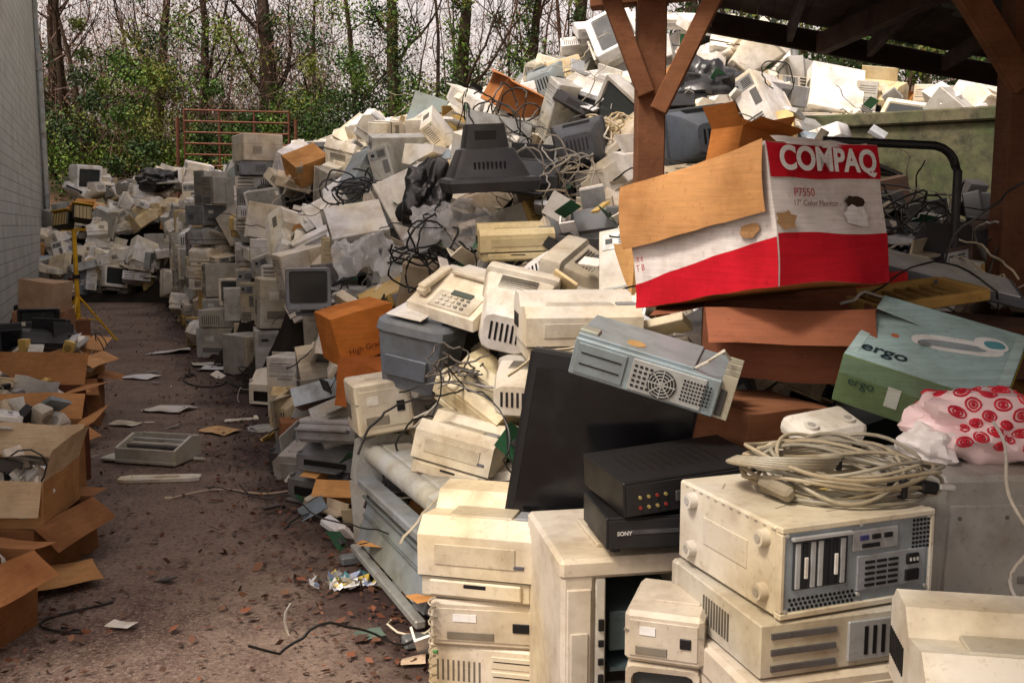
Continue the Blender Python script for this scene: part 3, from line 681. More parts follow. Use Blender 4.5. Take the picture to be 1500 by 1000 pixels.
def monitor_box():
    bx = Vector((.862,.507,0)); ay = Vector((-.499,.849,-.174)); up = bx.cross(ay)
    M = Matrix((( bx.x,ay.x,up.x,.865),(bx.y,ay.y,up.y,3.50),(bx.z,ay.z,up.z,1.776),(0,0,0,1)))
    w,d,h = .52,.74,.46; WC = (.74,.69,.66); RC = (.52,.009,.022)
    mb = MB(); t = .006
    def sag(x,y,z):
        p = Vector((x,y,z)); q = noise.noise_vector(p*4+Vector((3,1,7)))*.018+noise.noise_vector(p*10)*.004
        return (x+q.x+.010*math.sin(y*9+z*5), y+q.y+.010*math.sin(x*11+z*7), z+q.z*.7)
    def sheet(c, dd, col, nx=16):
        ax = [i for i in range(3) if dd[i] < .02][0]; o = [i for i in range(3) if i != ax]
        vs = []; fs = []
        for i in range(nx+1):
            for j in range(nx+1):
                p = [0,0,0]; p[ax] = c[ax]; p[o[0]] = c[o[0]]+dd[o[0]]*(i/nx-.5); p[o[1]] = c[o[1]]+dd[o[1]]*(j/nx-.5); vs.append(sag(*p))
        for i in range(nx):
            for j in range(nx): a = i*(nx+1)+j; fs.append([a,a+1,a+nx+2,a+nx+1])
        mb.add(I4,vs,fs,col,ca)
    for sx in (-1,1): sheet((sx*w/2,0,0),(t,d,h),WC)
    for sy in (-1,1): sheet((0,sy*d/2,0),(w,t,h),WC)
    sheet((0,0,-h/2),(w,d,t),TAN); sheet((0,0,h/2-.06),(w*.98,d*.98,t),(.35,.2,.1))
    e = .003
    sheet((0,-d/2-e,h/2-.058),(w*.995,.001,.112),RC); sheet((0,-d/2-e,-h/2+.080),(w*.995,.001,.160),RC)
    # wedge shaped red band on the long side (tall by the corner, thin at the far end)
    vs = []; fs = []; n = 16
    for i in range(n+1):
        for j in range(5):
            y = -d/2+d*i/n; hh = .150-.055*i/n; vs.append(sag(-w/2-e,y,-h/2+hh*j/4))
    for i in range(n):
        for j in range(4): a = i*5+j; fs.append([a,a+1,a+6,a+5])
    mb.add(I4,vs,fs,RC,ca)
    vs = []; fs = []
    for i in range(n+1):
        for j in range(n+1):
            y = d*1.01*(i/n-.5); s = j/n; z = h/2+.004-.235*s; x = -w/2-.014-.028*math.sin(s*math.pi*.6)-.006*math.sin(i*.6+s*2)
            vs.append(sag(x,y,z))
    for i in range(n):
        for j in range(n): a = i*(n+1)+j; fs.append([a,a+1,a+n+2,a+n+1])
    mb.add(I4,vs,fs,(.54,.28,.11),ca)
    def tear(ax, c, r0, col, seed, off):
        r = random.Random(seed); n = 15; pts = []
        for i in range(n):
            a = 2*math.pi*i/n; q = r0*r.uniform(.7,1.15)
            p = [0,0,0]; p[ax] = off; o = [i_ for i_ in range(3) if i_ != ax]; p[o[0]] = c[0]+q*math.cos(a)*1.5; p[o[1]] = c[1]+q*math.sin(a); pts.append(sag(*p))
        mb.add(I4,pts,[list(range(n))],col,ca)
    tear(0,(-.27,-.045),.030,(.42,.24,.11),4,-w/2-.012)
    tear(1,(.13,.035),.028,(.05,.03,.02),6,-d/2-.009); tear(1,(.12,-.01),.042,(.80,.79,.78),7,-d/2-.012)
    tear(1,(-.22,-.03),.034,(.42,.25,.12),8,-d/2-.010)
    for (x,ww,hh,sd) in ((-.1,.24,.03,1),(.12,.24,.025,2)):
        mb.sheet(I4,(x-ww/2,-d/2,h/2-.005),(ww,0,0),(0,.02,hh),(.66,.60,.56),ca,8,2,.012,9,sd)
    ob = mb.obj('computer_monitor_box', M, 60)
    F = lambda x,z: Matrix.Translation((x,-d/2-.024,z)) @ FRONT
    textmesh('COMPAQ', F(-.002,h/2-.060), .106, (.82,.80,.79), ob, 'box_lettering', .0035)
    textmesh('P7550', F(-.135,.062), .038, (.35,.05,.06), ob, 'box_model_print', 0)
    textmesh('17" Color Monitor', F(-.085,.028), .027, (.2,.1,.1), ob, 'box_caption', 0)
    L = lambda y,z: Matrix.Translation((-w/2-.026,y,z)) @ Euler((rad(90),0,rad(-90))).to_matrix().to_4x4()
    textmesh('T B', L(.29,-.085), .035, (.4,.04,.05), ob, 'handling_marks', 0)
    textmesh('X 6', L(.29,-.052), .028, (.4,.04,.05), ob, 'handling_marks', 0)
monitor_box()
hero('crushed_cardboard_box', card, (.98,3.42,1.28), (0,0,-12), w=.56,d=.42,h=.24,col=(.20,.075,.04),flaps=(100,110,128,60),amp=.02)
hero('crushed_cardboard_box', card, (.80,3.18,.92), (4,5,25), w=.34,d=.3,h=.30,col=(.21,.09,.045),amp=.03)
def carrier_box():
    mb = MB(); w,d,h = .47,.49,.17
    mb.box(I4,(0,0,h/2),(w,d,h),(.16,.22,.10),ca,.004)
    mb.box(I4,(0,0,h+.0015),(w*.99,d*.99,.002),(.34,.49,.49),ca,0)
    mb.box(I4,(0,-d/2-.0015,h*.5),(w*.99,.002,h*.98),(.12,.18,.085),ca,0); mb.box(I4,(0,-d/2-.003,h*.8),(w*.985,.001,h*.36),(.15,.23,.15),ca,0)
    mb.box(I4,(w/2+.0015,0,h*.5),(.002,d*.99,h*.98),(.48,.34,.03),ca,0)
    mb.box(I4,(-.06,-d/2-.0045,h*.45),(.04,.001,.07),(.5,.55,.5),ca,0)
    def sup(cx,cy,a,b,rot,z,col,pw=2.6):
        n = 40; vs = []
        for i in range(n):
            t = 2*math.pi*i/n; x = a*abs(math.cos(t))**(2/pw)*(1 if math.cos(t) > 0 else -1); y = b*abs(math.sin(t))**(2/pw)*(1 if math.sin(t) > 0 else -1)
            c_,s_ = math.cos(rot),math.sin(rot); vs.append((cx+x*c_-y*s_,cy+x*s_+y*c_,h+z))
        mb.add(I4,vs,[list(range(n))],col,ca)
    sup(.05,.03,.14,.05,.35,.004,(.75,.78,.76)); sup(.04,.02,.10,.022,.35,.0055,(.28,.34,.36)); sup(.14,.10,.05,.045,.5,.007,(.8,.82,.8)); sup(.15,.10,.032,.025,.5,.0085,(.1,.3,.35)); sup(-.04,-.03,.02,.018,0,.0085,(.2,.22,.22))
    sup(-.13,-.03,.012,.012,0,.004,(.5,.15,.05))
    for i in range(7): mb.box(I4,(.08,-d/2-.0055,.03+.012*i),(.10-.008*(i%3),.001,.003),(.3,.36,.3),ca,0)
    for sx in (-1,1): mb.box(I4,(sx*(w/2-.02),0,h+.0035),(.03,d*.9,.001),(.42,.57,.56),ca,0)
    ob = mb.obj('product_carton', T(1.355,3.10,1.265,19,15,-30))
    textmesh('ergo', Matrix.Translation((-.13,-.16,h+.005)), .078, (.02,.04,.05), ob, 'carton_lettering', .001)
    textmesh('ergo', Matrix.Translation((-.16,-d/2-.006,.09)) @ FRONT, .045, (.03,.06,.05), ob, 'carton_lettering_front')
    textmesh('cargo', Matrix.Translation((w/2+.004,-.1,.08)) @ Euler((rad(90),0,rad(90))).to_matrix().to_4x4(), .06, (.05,.05,.02), ob, 'carton_lettering_side')
carrier_box()
def drive_chassis(mb, M, w=.46, d=.28, h=.12):
    c = (.28,.35,.38)
    mb.box(M,(0,0,h/2),(w,d,h),c,me_,.004)
    mb.box(M,(-w*.1,.01,h+.004),(w*.8,d*.9,.008),(.31,.38,.41),me_,.003)
    f = -d/2-.002
    mb.box(M,(w*.16,f,h*.5),(w*.5,.008,h*.84),(.41,.43,.42),me_,.002)
    mb.cyl(M,(w*.13,f-.002,h*.46),(w*.13,f-.007,h*.46),.045,24,(.03,.03,.03)); 
    for k in range(1,5): mb.tube(M,[(w*.13+.01*k*math.cos(a*.5236),f-.009,h*.46+.01*k*math.sin(a*.5236)) for a in range(13)],.0015,4,(.5,.52,.5),me_)
    for k in range(4): mb.box(M @ T(w*.13,f-.009,h*.46,0,k*45,0),(0,0,0),(.088,.003,.003),(.5,.52,.5),me_,0)
    for i in range(9):
        for j in range(6): mb.cyl(M,(w*.27+i*.010,f-.0065,h*.25+j*.012),(w*.27+i*.010,f-.003,h*.25+j*.012),.0036,6,DK)
    for i in range(4):
        for j in range(5): mb.box(M,(-w*.06+i*.016,f-.004,h*.22+j*.016),(.009,.004,.007),DK,pl,0)
    mb.box(M,(-w*.3,f,h*.5),(w*.34,.006,h*.8),(.25,.31,.33),me_,.002)
    for i in range(2): mb.box(M,(-w*.3,f-.004,h*(.36+.3*i)),(w*.28,.003,.004),DK,pl,0)
    for i in range(4): mb.box(M,(w*.5+.02,-d*.42+i*d*.24,h*.55),(.045,.006,h*1.15),(.46,.44,.34),me_,.001)
    mb.box(M,(w*.5+.012,0,h*.4),(.02,d*.9,h*.7),(.08,.08,.08),me_,.002)
    mb.cyl(M,(-w*.12,-d*.2,h+.008),(-w*.12,-d*.2,h+.010),.03,18,(.45,.28,.1)); mb.box(M,(-w*.44,-d*.25,h+.012),(.06,.05,.01),(.4,.42,.35),me_,.003)
    mb.tube(M,[(w*.3,-.1,h),(w*.38,-.15,h+.05),(w*.45,-.1,h+.08),(w*.5,0,h+.03)],.005,6,(.6,.58,.5),pl)
hero('server_chassis', drive_chassis, (.43,3.02,1.305), (8,15,-16))
def black_tv(mb, M, w=.62, d=.34, h=.66):
    c = (.008,.008,.009)
    mb.box(M,(0,0,h/2),(w,d*.35,h),c,pl,.012)
    mb.box(M,(0,-d*.19,h/2),(w*.9,.01,h*.82),(.005,.005,.006),gl,.004)
    mb.loft(M,[(d*.17,w*.92,h*.88,.02,0,h/2),(d*.4,w*.7,h*.7,.04,0,h/2),(d*.62,w*.5,h*.45,.04,0,h*.5)],c,pl,(None,0),(None,0))
    mb.box(M,(-.1,-d*.18-.006,h*.975),(.035,.004,.04),(.5,.48,.42),pl,.001)
hero('television', black_tv, (.27,3.27,.68), (-4,9,-6))
def av(mb, M, w=.43, d=.3, h=.1, label=(.3,.32,.34), jacks=True):
    c = (.008,.008,.009)
    mb.box(M,(0,0,h/2+.006),(w,d,h-.012),c,pl,.004); f = -d/2-.002
    for sx in (-1,1):
        for sy in (-1,1): mb.cyl(M,(sx*w*.42,sy*d*.4,0),(sx*w*.42,sy*d*.4,.01),.015,10,c)
    mb.box(M,(0,f,h/2+.004),(w*.97,.006,h*.78),(.014,.014,.016),pl,.002)
    if jacks:
        for i in range(4):
            for j in range(2): mb.cyl(M,(-w*.40+i*.026,f-.008,h*.34+j*.03),(-w*.40+i*.026,f,h*.34+j*.03),.005,8,(.4,.33,.12) if (i+j)%3 else (.3,.04,.03),me_)
        mb.box(M,(w*.06,f-.004,h*.55),(.10,.004,.035),label,pl,.001)
        for i in range(4): mb.box(M,(w*.035+i*.018,f-.007,h*.55),(.010,.002,.02),(.05,.05,.06),pl,0)
        for i in range(4): mb.box(M,(w*.27+i*.024,f-.004,h*.42),(.015,.006,.014),(.3,.3,.3),me_,.001)
        mb.box(M,(-w*.12,f-.004,h*.5),(.04,.006,.03),(.06,.06,.06),pl,.002)
        for i in range(10): mb.box(M,(-w*.35+i*.03,0,h-.001),(.006,d*.5,.003),(.004,.004,.004),pl,0)
    else:
        mb.box(M,(0,f-.003,h*.6),(w*.8,.004,.012),(.05,.05,.055),gl,0)
rc = hero('stereo_receiver', av, (.49,2.80,1.0), (2,-4,16), w=.46,d=.32,h=.115)
dv = hero('video_player', av, (.44,2.76,.885), (0,0,9), w=.40,d=.28,h=.105, jacks=False)
textmesh('SONY', Matrix.Translation((-.15,-.149,.06)) @ FRONT, .016, (.6,.6,.6), dv, 'maker_lettering', .0004, 0)
def open_machine(mb, M, w=.42, d=.48, h=.88):
    c = (.54,.49,.39)
    mb.box(M,(-w/2+.05,0,h/2),(.10,d,h-.01),c,pl,.012)
    mb.box(M,(w/2-.012,0,h/2),(.024,d,h-.01),dk(c,.9),pl,.006); mb.box(M,(0,d/2-.01,h/2),(w*.98,.02,h*.97),dk(c,.8),pl,.004)
    mb.box(M,(0,0,h-.03),(w+.01,d+.01,.06),c,pl,.012); mb.box(M,(0,0,.05),(w,d,.1),c,pl,.01)
    mb.box(M,(.02,-.03,h+.006),(w*.5,d*.5,.014),dk(c,.92),pl,.005)
    mb.box(M,(-w/2+.05,-d/2-.004,h*.5),(.07,.012,h*.8),dk(c,1.05),pl,.006)
    mb.box(M,(-w/2+.05,-d/2-.012,h*.66),(.05,.008,.16),dk(c,.92),pl,.004)
    mb.box(M,(-w/2+.115,-d/2+.01,h*.5),(.03,.02,h*.86),(.5,.49,.43),pl,.004)
    for i in range(10): mb.box(M,(-w/2+.116,-d/2-.004,h*.2+i*.055),(.016,.008,.02 if i % 3 else .035),DK,pl,.002)
    mb.box(M,(w*.16,0,h*.60),(w*.6,d*.9,.012),(.10,.15,.17),me_,0); mb.box(M,(w*.16,-d*.1,h*.72),(w*.58,d*.6,.12),(.12,.17,.19),me_,.004)
    mb.box(M,(w*.16,-d*.2,h*.42),(w*.56,.01,.04),(.45,.47,.47),me_,.002); mb.box(M,(w*.16,0,h*.3),(w*.56,d*.85,.012),(.08,.1,.11),me_,0)
    mb.cyl(M,(-.05,-d*.3,h*.5),(w*.42,-d*.3,h*.5),.014,10,(.2,.2,.2)); mb.cyl(M,(-.05,-d*.36,h*.38),(w*.42,-d*.36,h*.38),.01,10,(.5,.5,.5),me_)
hero('office_copier', open_machine, (.305,2.87,0), (0,0,10), h=.865)
hero('small_monitor', crt, (.41,2.42,.40), (0,0,-14), w=.19,h=.24,d=.24,col=BEIGE)
hero('external_drive', plainbox, (.42,2.42,.695), (0,0,-18), w=.20,d=.25,h=.135,col=BEIGE)
hero('tower_computer', tower, (.41,2.42,0), (0,0,14), w=.22,d=.32,h=.40,col=BEIGE)
hero('laser_printer', laser, (-.075,3.28,.545), (0,0,-14), w=.40,d=.42,h=.32,col=(.60,.54,.41))
hero('desktop_computer', plainbox, (-.05,3.30,.38), (0,0,-8), w=.40,d=.44,h=.162,col=BEIGE)
hero('desktop_computer', desktop, (-.04,3.31,.23), (0,0,-12), w=.41,d=.44,h=.148,col=(.60,.54,.42))
hero('laser_printer', laser, (-.03,3.32,.0), (0,0,-10), w=.40,d=.44,h=.228,col=(.58,.52,.40))
hero('tower_computer', tower, (.1,3.75,0), (0,0,-8), w=.4,d=.4,h=.62,col=BEIGE)
def cord(mb, M):
    mb.tube(M,[(.0+.012*math.cos(i*1.1),.012*math.sin(i*1.1),.34-i*.006) for i in range(56)],.0035,5,(.4,.36,.26),pl)
hero('telephone_cord', cord, (-.27,3.09,.22))
def plotter(mb, M, L=1.2):
    c = (.34,.35,.33); c2 = (.20,.22,.23)
    mb.cyl(M,(-L/2,-.06,.60),(L/2,-.06,.60),.055,20,c)
    mb.box(M,(0,.05,.58),(L,.18,.15),dk(c,.9),pl,.02)
    for sx in (-1,1):
        mb.prism(M @ Matrix.Translation((sx*L/2,0,0)),[(-.16,.45),(-.13,.66),(.0,.71),(.16,.68),(.18,.45)],-.06,.06,c)
        mb.box(M,(sx*(L/2-.05),.04,.24),(.07,.10,.44),c2,me_,.01); mb.box(M,(sx*(L/2-.05),.0,.035),(.07,.5,.05),c2,me_,.01)
    mb.box(M,(0,-.10,.45),(L*.92,.10,.05),c2,pl,.01)
    mb.box(M @ T(0,-.11,.28,-16,0,0),(0,0,0),(L*.9,.015,.30),(.19,.22,.23),pl,.004)
    for z in (.18,.28,.38): mb.box(M @ T(0,-.125,z,-16,0,0),(0,0,0),(L*.88,.014,.014),(.12,.14,.14),pl,.003)
    mb.box(M,(0,-.17,.10),(L*.92,.05,.04),c,me_,.008)
hero('wide_format_plotter', plotter, (-.46,4.50,0), (0,0,-66))
hero('multifunction_printer', inkjet, (-1.21,6.3,.0), (0,0,-30), w=.44,d=.40,h=.2,col=(.14,.145,.15))
hero('multifunction_printer', inkjet, (-1.17,6.32,.205), (0,2,-20), w=.44,d=.36,h=.13,col=(.17,.18,.185))
def mfp(mb, M, w=.46, d=.38, h=.15, col=(.38,.38,.37)):
    mb.box(M,(0,0,h*.4),(w,d,h*.8),col,pl,.025); mb.box(M,(0,.02,h*.9),(w*.98,d*.9,h*.2),dk(col,1.2),pl,.012)
    mb.box(M @ T(.0,-d*.5,h*.55,-25,0,0),(0,0,0),(w*.9,.08,.02),dk(col,.75),pl,.006)
    for i in range(6): mb.box(M @ T(.06+i*.022,-d*.5,h*.55,-25,0,0),(0,0,.013),(.012,.03,.008),(.7,.7,.66),pl,.002)
hero('multifunction_printer', mfp, (-1.15,6.3,.385), (0,-3,-25), w=.46,d=.38,h=.15)
hero('laser_printer', laser, (-.25,4.45,.60), (-8,10,-22), w=.40,d=.34,h=.30,col=(.52,.48,.38))
hero('laser_printer', laser, (-.14,4.75,.88), (14,28,-35), w=.42,d=.36,h=.20,col=(.58,.51,.33))
hero('laser_printer', plainbox, (-.70,5.05,.72), (0,-6,20), w=.3,h=.28,d=.3,col=(.60,.56,.46))
def bin_printer(mb, M, w=.40, d=.38, h=.36, col=(.13,.15,.175)):
    mb.loft(M @ Matrix(((1,0,0,0),(0,0,1,0),(0,1,0,0),(0,0,0,1))) ,[(0,w*.80,d*.82,.06,0,0),(h*.35,w*.9,d*.9,.07,0,0),(h*.80,w,d,.08,0,0),(h*.84,w*1.06,d*1.06,.08,0,0),(h*.95,w*1.04,d*1.02,.08,0,0),(h,w*.94,d*.92,.08,0,0)][::-1],col,pl)
    mb.box(M,(0,-d*.48,h*.35),(w*.6,.02,h*.3),dk(col,.7),pl,.008); mb.box(M,(0,.02,h+.01),(w*.7,d*.55,.03),dk(col,.8),pl,.01)
    mb.box(M @ T(-.05,-.05,h+.03,5,0,0),(0,0,0),(.2,.22,.006),(.7,.7,.68),pl,.001)
hero('waste_bin_printer', bin_printer, (-.50,5.05,.97), (6,10,-20))
hero('fax_machine', fax, (-.26,5.0,1.35), (12,10,-38), w=.46,d=.36,h=.17,col=(.70,.67,.59))
ob = hero('cardboard_box', card, (-.93,5.85,1.02), (4,-14,30), w=.38,d=.34,h=.30,col=(.58,.20,.04),amp=.016)
textmesh('High Grade', Matrix.Translation((-.02,-.185,.08)) @ FRONT, .05, (.10,.03,.02), ob, 'box_print', 0)
hero('crushed_cardboard_box', card, (-.85,5.7,.72), (0,8,-20), w=.34,d=.32,h=.28,col=(.40,.13,.035),amp=.04)
hero('desktop_printer', laser, (.28,4.15,1.24), (3,0,8), w=.50,d=.36,h=.27,col=(.62,.58,.48))
hero('crt_monitor', crt, (.07,4.1,.98), (0,0,160), w=.34,h=.24,d=.34,col=(.52,.49,.42),stand=False)
hero('crt_monitor', crt, (-.02,4.8,1.2), (-15,-12,170), w=.38,h=.36,d=.38,col=(.72,.70,.64),stand=False)
hero('crt_monitor', crt, (.28,5.2,1.38), (30,30,150), w=.36,h=.36,d=.36,col=WHITE,stand=False)
def dark_monitor(mb, M):
    c = (.045,.047,.049); A = M @ Matrix(((1,0,0,0),(0,0,1,0),(0,1,0,0),(0,0,0,1)))
    S = [(0,.58,.46,.03,0,0),(.06,.61,.48,.03,0,0),(.085,.59,.46,.03,0,0),(.095,.52,.38,.04,-.01,0),(.27,.36,.27,.05,-.02,0),(.28,.30,.22,.04,-.02,0),(.43,.25,.18,.03,-.02,0)]
    mb.loft(A,S[::-1],c,pl)
    for i in range(8): mb.box(M,(-.12+i*.028,-.165,.15),(.012,.02,.08),DK,pl,0)
    mb.box(M,(-.03,-.10,.36),(.14,.01,.06),(.02,.02,.02),pl,.004)
hero('dark_crt_monitor', dark_monitor, (-.15,6.4,2.03), (4,-3,12))
hero('inkjet_printer', laser, (.02,5.75,1.60), (2,-2,6), w=.44,d=.34,h=.22,col=(.64,.54,.30))
hero('crt_monitor', crt, (1.2,6.0,2.2), (0,8,190), w=.42,h=.34,d=.42,col=(.10,.12,.15),stand=False)
hero('cardboard_box', card, (1.30,5.5,2.12), (0,12,25), w=.3,d=.3,h=.2,col=(.55,.2,.05),flaps=(40,10,80,20),amp=.01)
hero('cardboard_box', card, (-.05,10.2,2.98), (18,22,30), w=.5,d=.4,h=.3,col=(.46,.19,.07),flaps=(95,60,100,80),fl=.14,amp=.02)
hero('inkjet_printer', inkjet, (.1,7.0,2.05), (8,5,-10), w=.5,d=.4,h=.22,col=(.05,.055,.06))
hero('crt_monitor', crt, (.55,7.4,2.25), (0,12,170), w=.42,h=.36,d=.42,col=(.06,.065,.075),stand=False)
hero('crt_monitor', crt, (-1.5,7.0,1.15), (0,0,15), w=.32,h=.3,d=.34,col=(.20,.22,.25))
hero('tower_computer', tower, (-1.05,9.2,2.0), (70,12,30), w=.2,d=.44,h=.5,col=LGREY,metal=True)
hero('desktop_computer', desktop, (-1.35,8.4,1.75), (38,-10,15), w=.5,d=.44,h=.15,col=(.72,.72,.68))
hero('loudspeaker', speaker, (1.35,5.3,1.75), (0,0,0), w=.2,d=.2,h=.35,col=DGREY)
hero('beige_cardboard_box', card, (.66,4.75,1.40), (0,6,20), w=.3,d=.26,h=.3,col=(.52,.29,.11))
def black_bag(mb, M, s=(.4,.3,.26), seed=1): mb.blob(M,s,(.010,.010,.011),bg,.55,1.7,seed,60,36)
hero('black_rubbish_bag', black_bag, (1.80,8.9,2.98), (0,0,0), s=(.38,.28,.28), seed=1)
hero('black_rubbish_bag', black_bag, (-.62,7.0,2.0), (0,15,0), s=(.17,.16,.24), seed=4)
hero('black_rubbish_bag', black_bag, (-9.4,25.6,3.0), (0,0,0), s=(.5,.4,.28), seed=7)
def film(mb, M, w=.6, d=.5, sd=1):
    vs = []; fs = []; n = 26
    for j in range(n+1):
        for i in range(n+1):
            x, y = (i/n-.5)*w, (j/n-.5)*d; p = Vector((x*5+sd*3,y*5,sd)); r2 = (x/w)**2+(y/d)**2
            z = .10*noise.noise(p)+.07*abs(noise.noise(p*2.3))+.035*abs(noise.noise(p*5))-.7*r2*.5
            q = noise.noise_vector(p*1.6)*.06; vs.append((x+q.x,y+q.y,z))
    for j in range(n):
        for i in range(n): a = j*(n+1)+i; fs.append([a,a+1,a+n+2,a+n+1])
    mb.add(M,vs,fs,(.75,.75,.74),fi)
hero('clear_plastic_wrap', film, (-.42,6.5,1.85), (35,0,0), sd=1)
hero('clear_plastic_wrap', film, (-1.15,7.8,1.62), (30,0,20), sd=2)
for k,(x,y,z,w,a,b) in enumerate(((1.15,11,3.92,.9,6,-4),(1.9,11.1,4.02,1.2,-8,3),(2.2,10.8,3.88,.8,20,5))):
    hero('white_panel_board', lambda mb,M: (mb.box(M,(0,0,.06),(w,.3,.12),(.80,.80,.78),pl,.01), mb.box(M,(0,-.152,.06),(w*.9,.006,.04),(.5,.5,.5),pl,.002)), (x,y,z), (25,b,a))
def tangle(name, x, y, z, n, size, col, r_, seed, dz=-.5):
    mb = MB(); r = random.Random(seed)
    for k in range(n):
        p = Vector((r.uniform(-1,1)*size,r.uniform(-1,1)*size*.6,r.uniform(0,.15))); v = Vector((r.gauss(0,1),r.gauss(0,1),0)).normalized()*.05; pts = []
        for i in range(34):
            pts.append(p.copy()); v += Vector((r.gauss(0,.018),r.gauss(0,.018),r.gauss(0,.012))); v -= Vector((p.x,p.y,p.z-.06))*.03/size*.6
            v = v.normalized()*.05*size/.3; p = p+v
        mb.tube(I4,pts,r_,5,jit(col,.2,r),pl)
    return mb.obj(name, T(x,y,z))
tangle('cable_tangle', .75,7.6,2.42,12,.28,(.58,.52,.40),.008,1)
tangle('cable_tangle', .3,3.0,1.32,2,.12,(.5,.46,.36),.004,2)
tangle('cable_tangle', -.25,4.6,1.05,5,.18,(.10,.09,.08),.005,3)
tangle('cable_tangle', -1.5,9.5,2.1,8,.3,(.04,.04,.045),.009,5)
tangle('cable_tangle', 1.62,2.75,1.15,5,.12,(.55,.5,.42),.004,6)
tangle('cable_tangle', -2.7,10.4,.03,4,.3,(.03,.03,.03),.008,7)
tangle('cable_tangle', 2.0,5.2,1.75,6,.3,(.03,.03,.03),.006,8)
tangle('cable_tangle', -.55,6.4,1.55,8,.3,(.02,.02,.02),.007,9)
tangle('cable_tangle', .3,6.9,2.1,8,.3,(.35,.33,.28),.006,10)
tangle('cable_tangle', -.1,9.0,2.65,9,.35,(.03,.03,.03),.008,11)
def hoop(mb, M): 
    pts = [(0,0,0),(0,0,.35)]+[(-.12+.12*math.cos(t),.02,.35+.12*math.sin(t)) for t in (0.2,.5,.8,1.1,1.4,1.57)]+[(-.6,.1,.50)]
    mb.tube(M,pts,.02,10,(.02,.02,.022),me_)
hero('bent_pipe_frame', hoop, (2.07,4.5,1.7))
def flatpanel(mb, M, w=.6, d=.34): mb.box(M,(0,0,.02),(w,d,.04),(.10,.11,.13),pl,.01); mb.box(M,(0,0,.043),(w*.9,d*.86,.006),(.45,.47,.49),pl,.003)
hero('flat_panel_screen', flatpanel, (1.74,3.9,1.58), (14,14,-12), w=.62, d=.3)
def frame(mb, M, w=.5,d=.28):
    c = (.36,.22,.06)
    for s in (-1,1): mb.box(M,(0,s*d/2,.02),(w,.03,.04),c,wd,.004); mb.box(M,(s*w/2,0,.02),(.03,d-.031,.04),c,wd,.004)
    for i in range(8): mb.box(M,(-w*.42+i*w*.12,0,.01),(.014,d-.032,.02),dk(c,.7),wd,.002)
hero('wooden_crate_frame', frame, (1.50,3.60,1.52), (6,-7,10), w=.44, d=.3)
rb = hero('small_carton', card, (1.42,3.80,1.55), (10,-8,10), w=.26,d=.12,h=.06,col=(.6,.03,.03),amp=.003)
hero('crushed_cardboard_box', card, (1.75,3.55,1.25), (0,0,20), w=.5,d=.4,h=.2,col=(.08,.04,.025),amp=.03)
# ------------------------------------------------------------------ timber shelter
def shelter():
    mb = MB(); wc = (.20,.085,.040)
    px,py = .69,4.9; qx,qy = 2.33,4.50
    mb.box(I4,(px,py,1.5),(.14,.14,3.0),wc,wd,.006)
    mb.box(I4,(qx,qy,1.6),(.14,.14,3.2),(.13,.055,.028),wd,.006)
    def beam(a,b,w,h,c=wc):
        a,b = Vector(a),Vector(b); d = b-a; q = d.to_track_quat('X','Z').to_matrix().to_4x4()
        mb.box(Matrix.Translation((a+b)/2) @ q,(0,0,0),(d.length,w,h),jit(c,.1),wd,.005)
    beam((px+.03,py-.095,2.36),(px+.34,py-.17,3.02),.05,.085); beam((px-.03,py-.09,2.44),(px-.25,py-.08,3.0),.05,.085)
    beam((px-.30,py+.08,2.98),(qx+.3,qy+.14,3.13),.10,.2); beam((px-.3,py-.13,3.0),(qx+.3,qy-.10,3.14),.05,.2)
    beam((qx-.02,qy-.09,2.42),(qx-.42,qy-.09,3.0),.06,.12); beam((qx,qy+.08,2.6),(qx,qy+.75,3.1),.06,.14)
    a,b,c_,d_ = Vector((-.9,-1.5,3.36)),Vector((5.0,-1.5,3.15)),Vector((4.8,7.1,2.66)),Vector((1.40,7.0,3.25))  # unseen near side of the deck is stretched toward the camera to shade the foreground
    n = 30
    for i in range(n):
        t0,t1 = i/n,(i+.98)/n; z = Vector((0,0,.09+.004*(i%2)))
        vs = [a.lerp(b,t0)+z,a.lerp(b,t1)+z,d_.lerp(c_,t1)+z,d_.lerp(c_,t0)+z]; u = Vector((0,0,.02))
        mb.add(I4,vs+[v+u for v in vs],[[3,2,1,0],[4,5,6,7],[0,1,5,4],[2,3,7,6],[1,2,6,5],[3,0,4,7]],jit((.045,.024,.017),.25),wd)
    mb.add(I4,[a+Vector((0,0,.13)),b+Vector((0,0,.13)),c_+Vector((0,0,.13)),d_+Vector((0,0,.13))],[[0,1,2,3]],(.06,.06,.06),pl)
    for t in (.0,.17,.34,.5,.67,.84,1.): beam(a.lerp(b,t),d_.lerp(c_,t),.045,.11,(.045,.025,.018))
    beam(d_+Vector((-.05,.04,0)),c_+Vector((0,.04,0)),.04,.15,(.045,.03,.025)); beam(a,b,.04,.16)
    beam((qx,qy,3.05),(2.2,7.0,3.08),.08,.14,(.08,.04,.03))
    mb.box(I4,(4.3,6.9,1.35),(.14,.14,2.7),wc,wd,.006)
    mb.box(I4,(2.5,.3,1.6),(.14,.14,3.2),wc,wd,.006)
    return mb.obj('timber_shelter')
shelter()
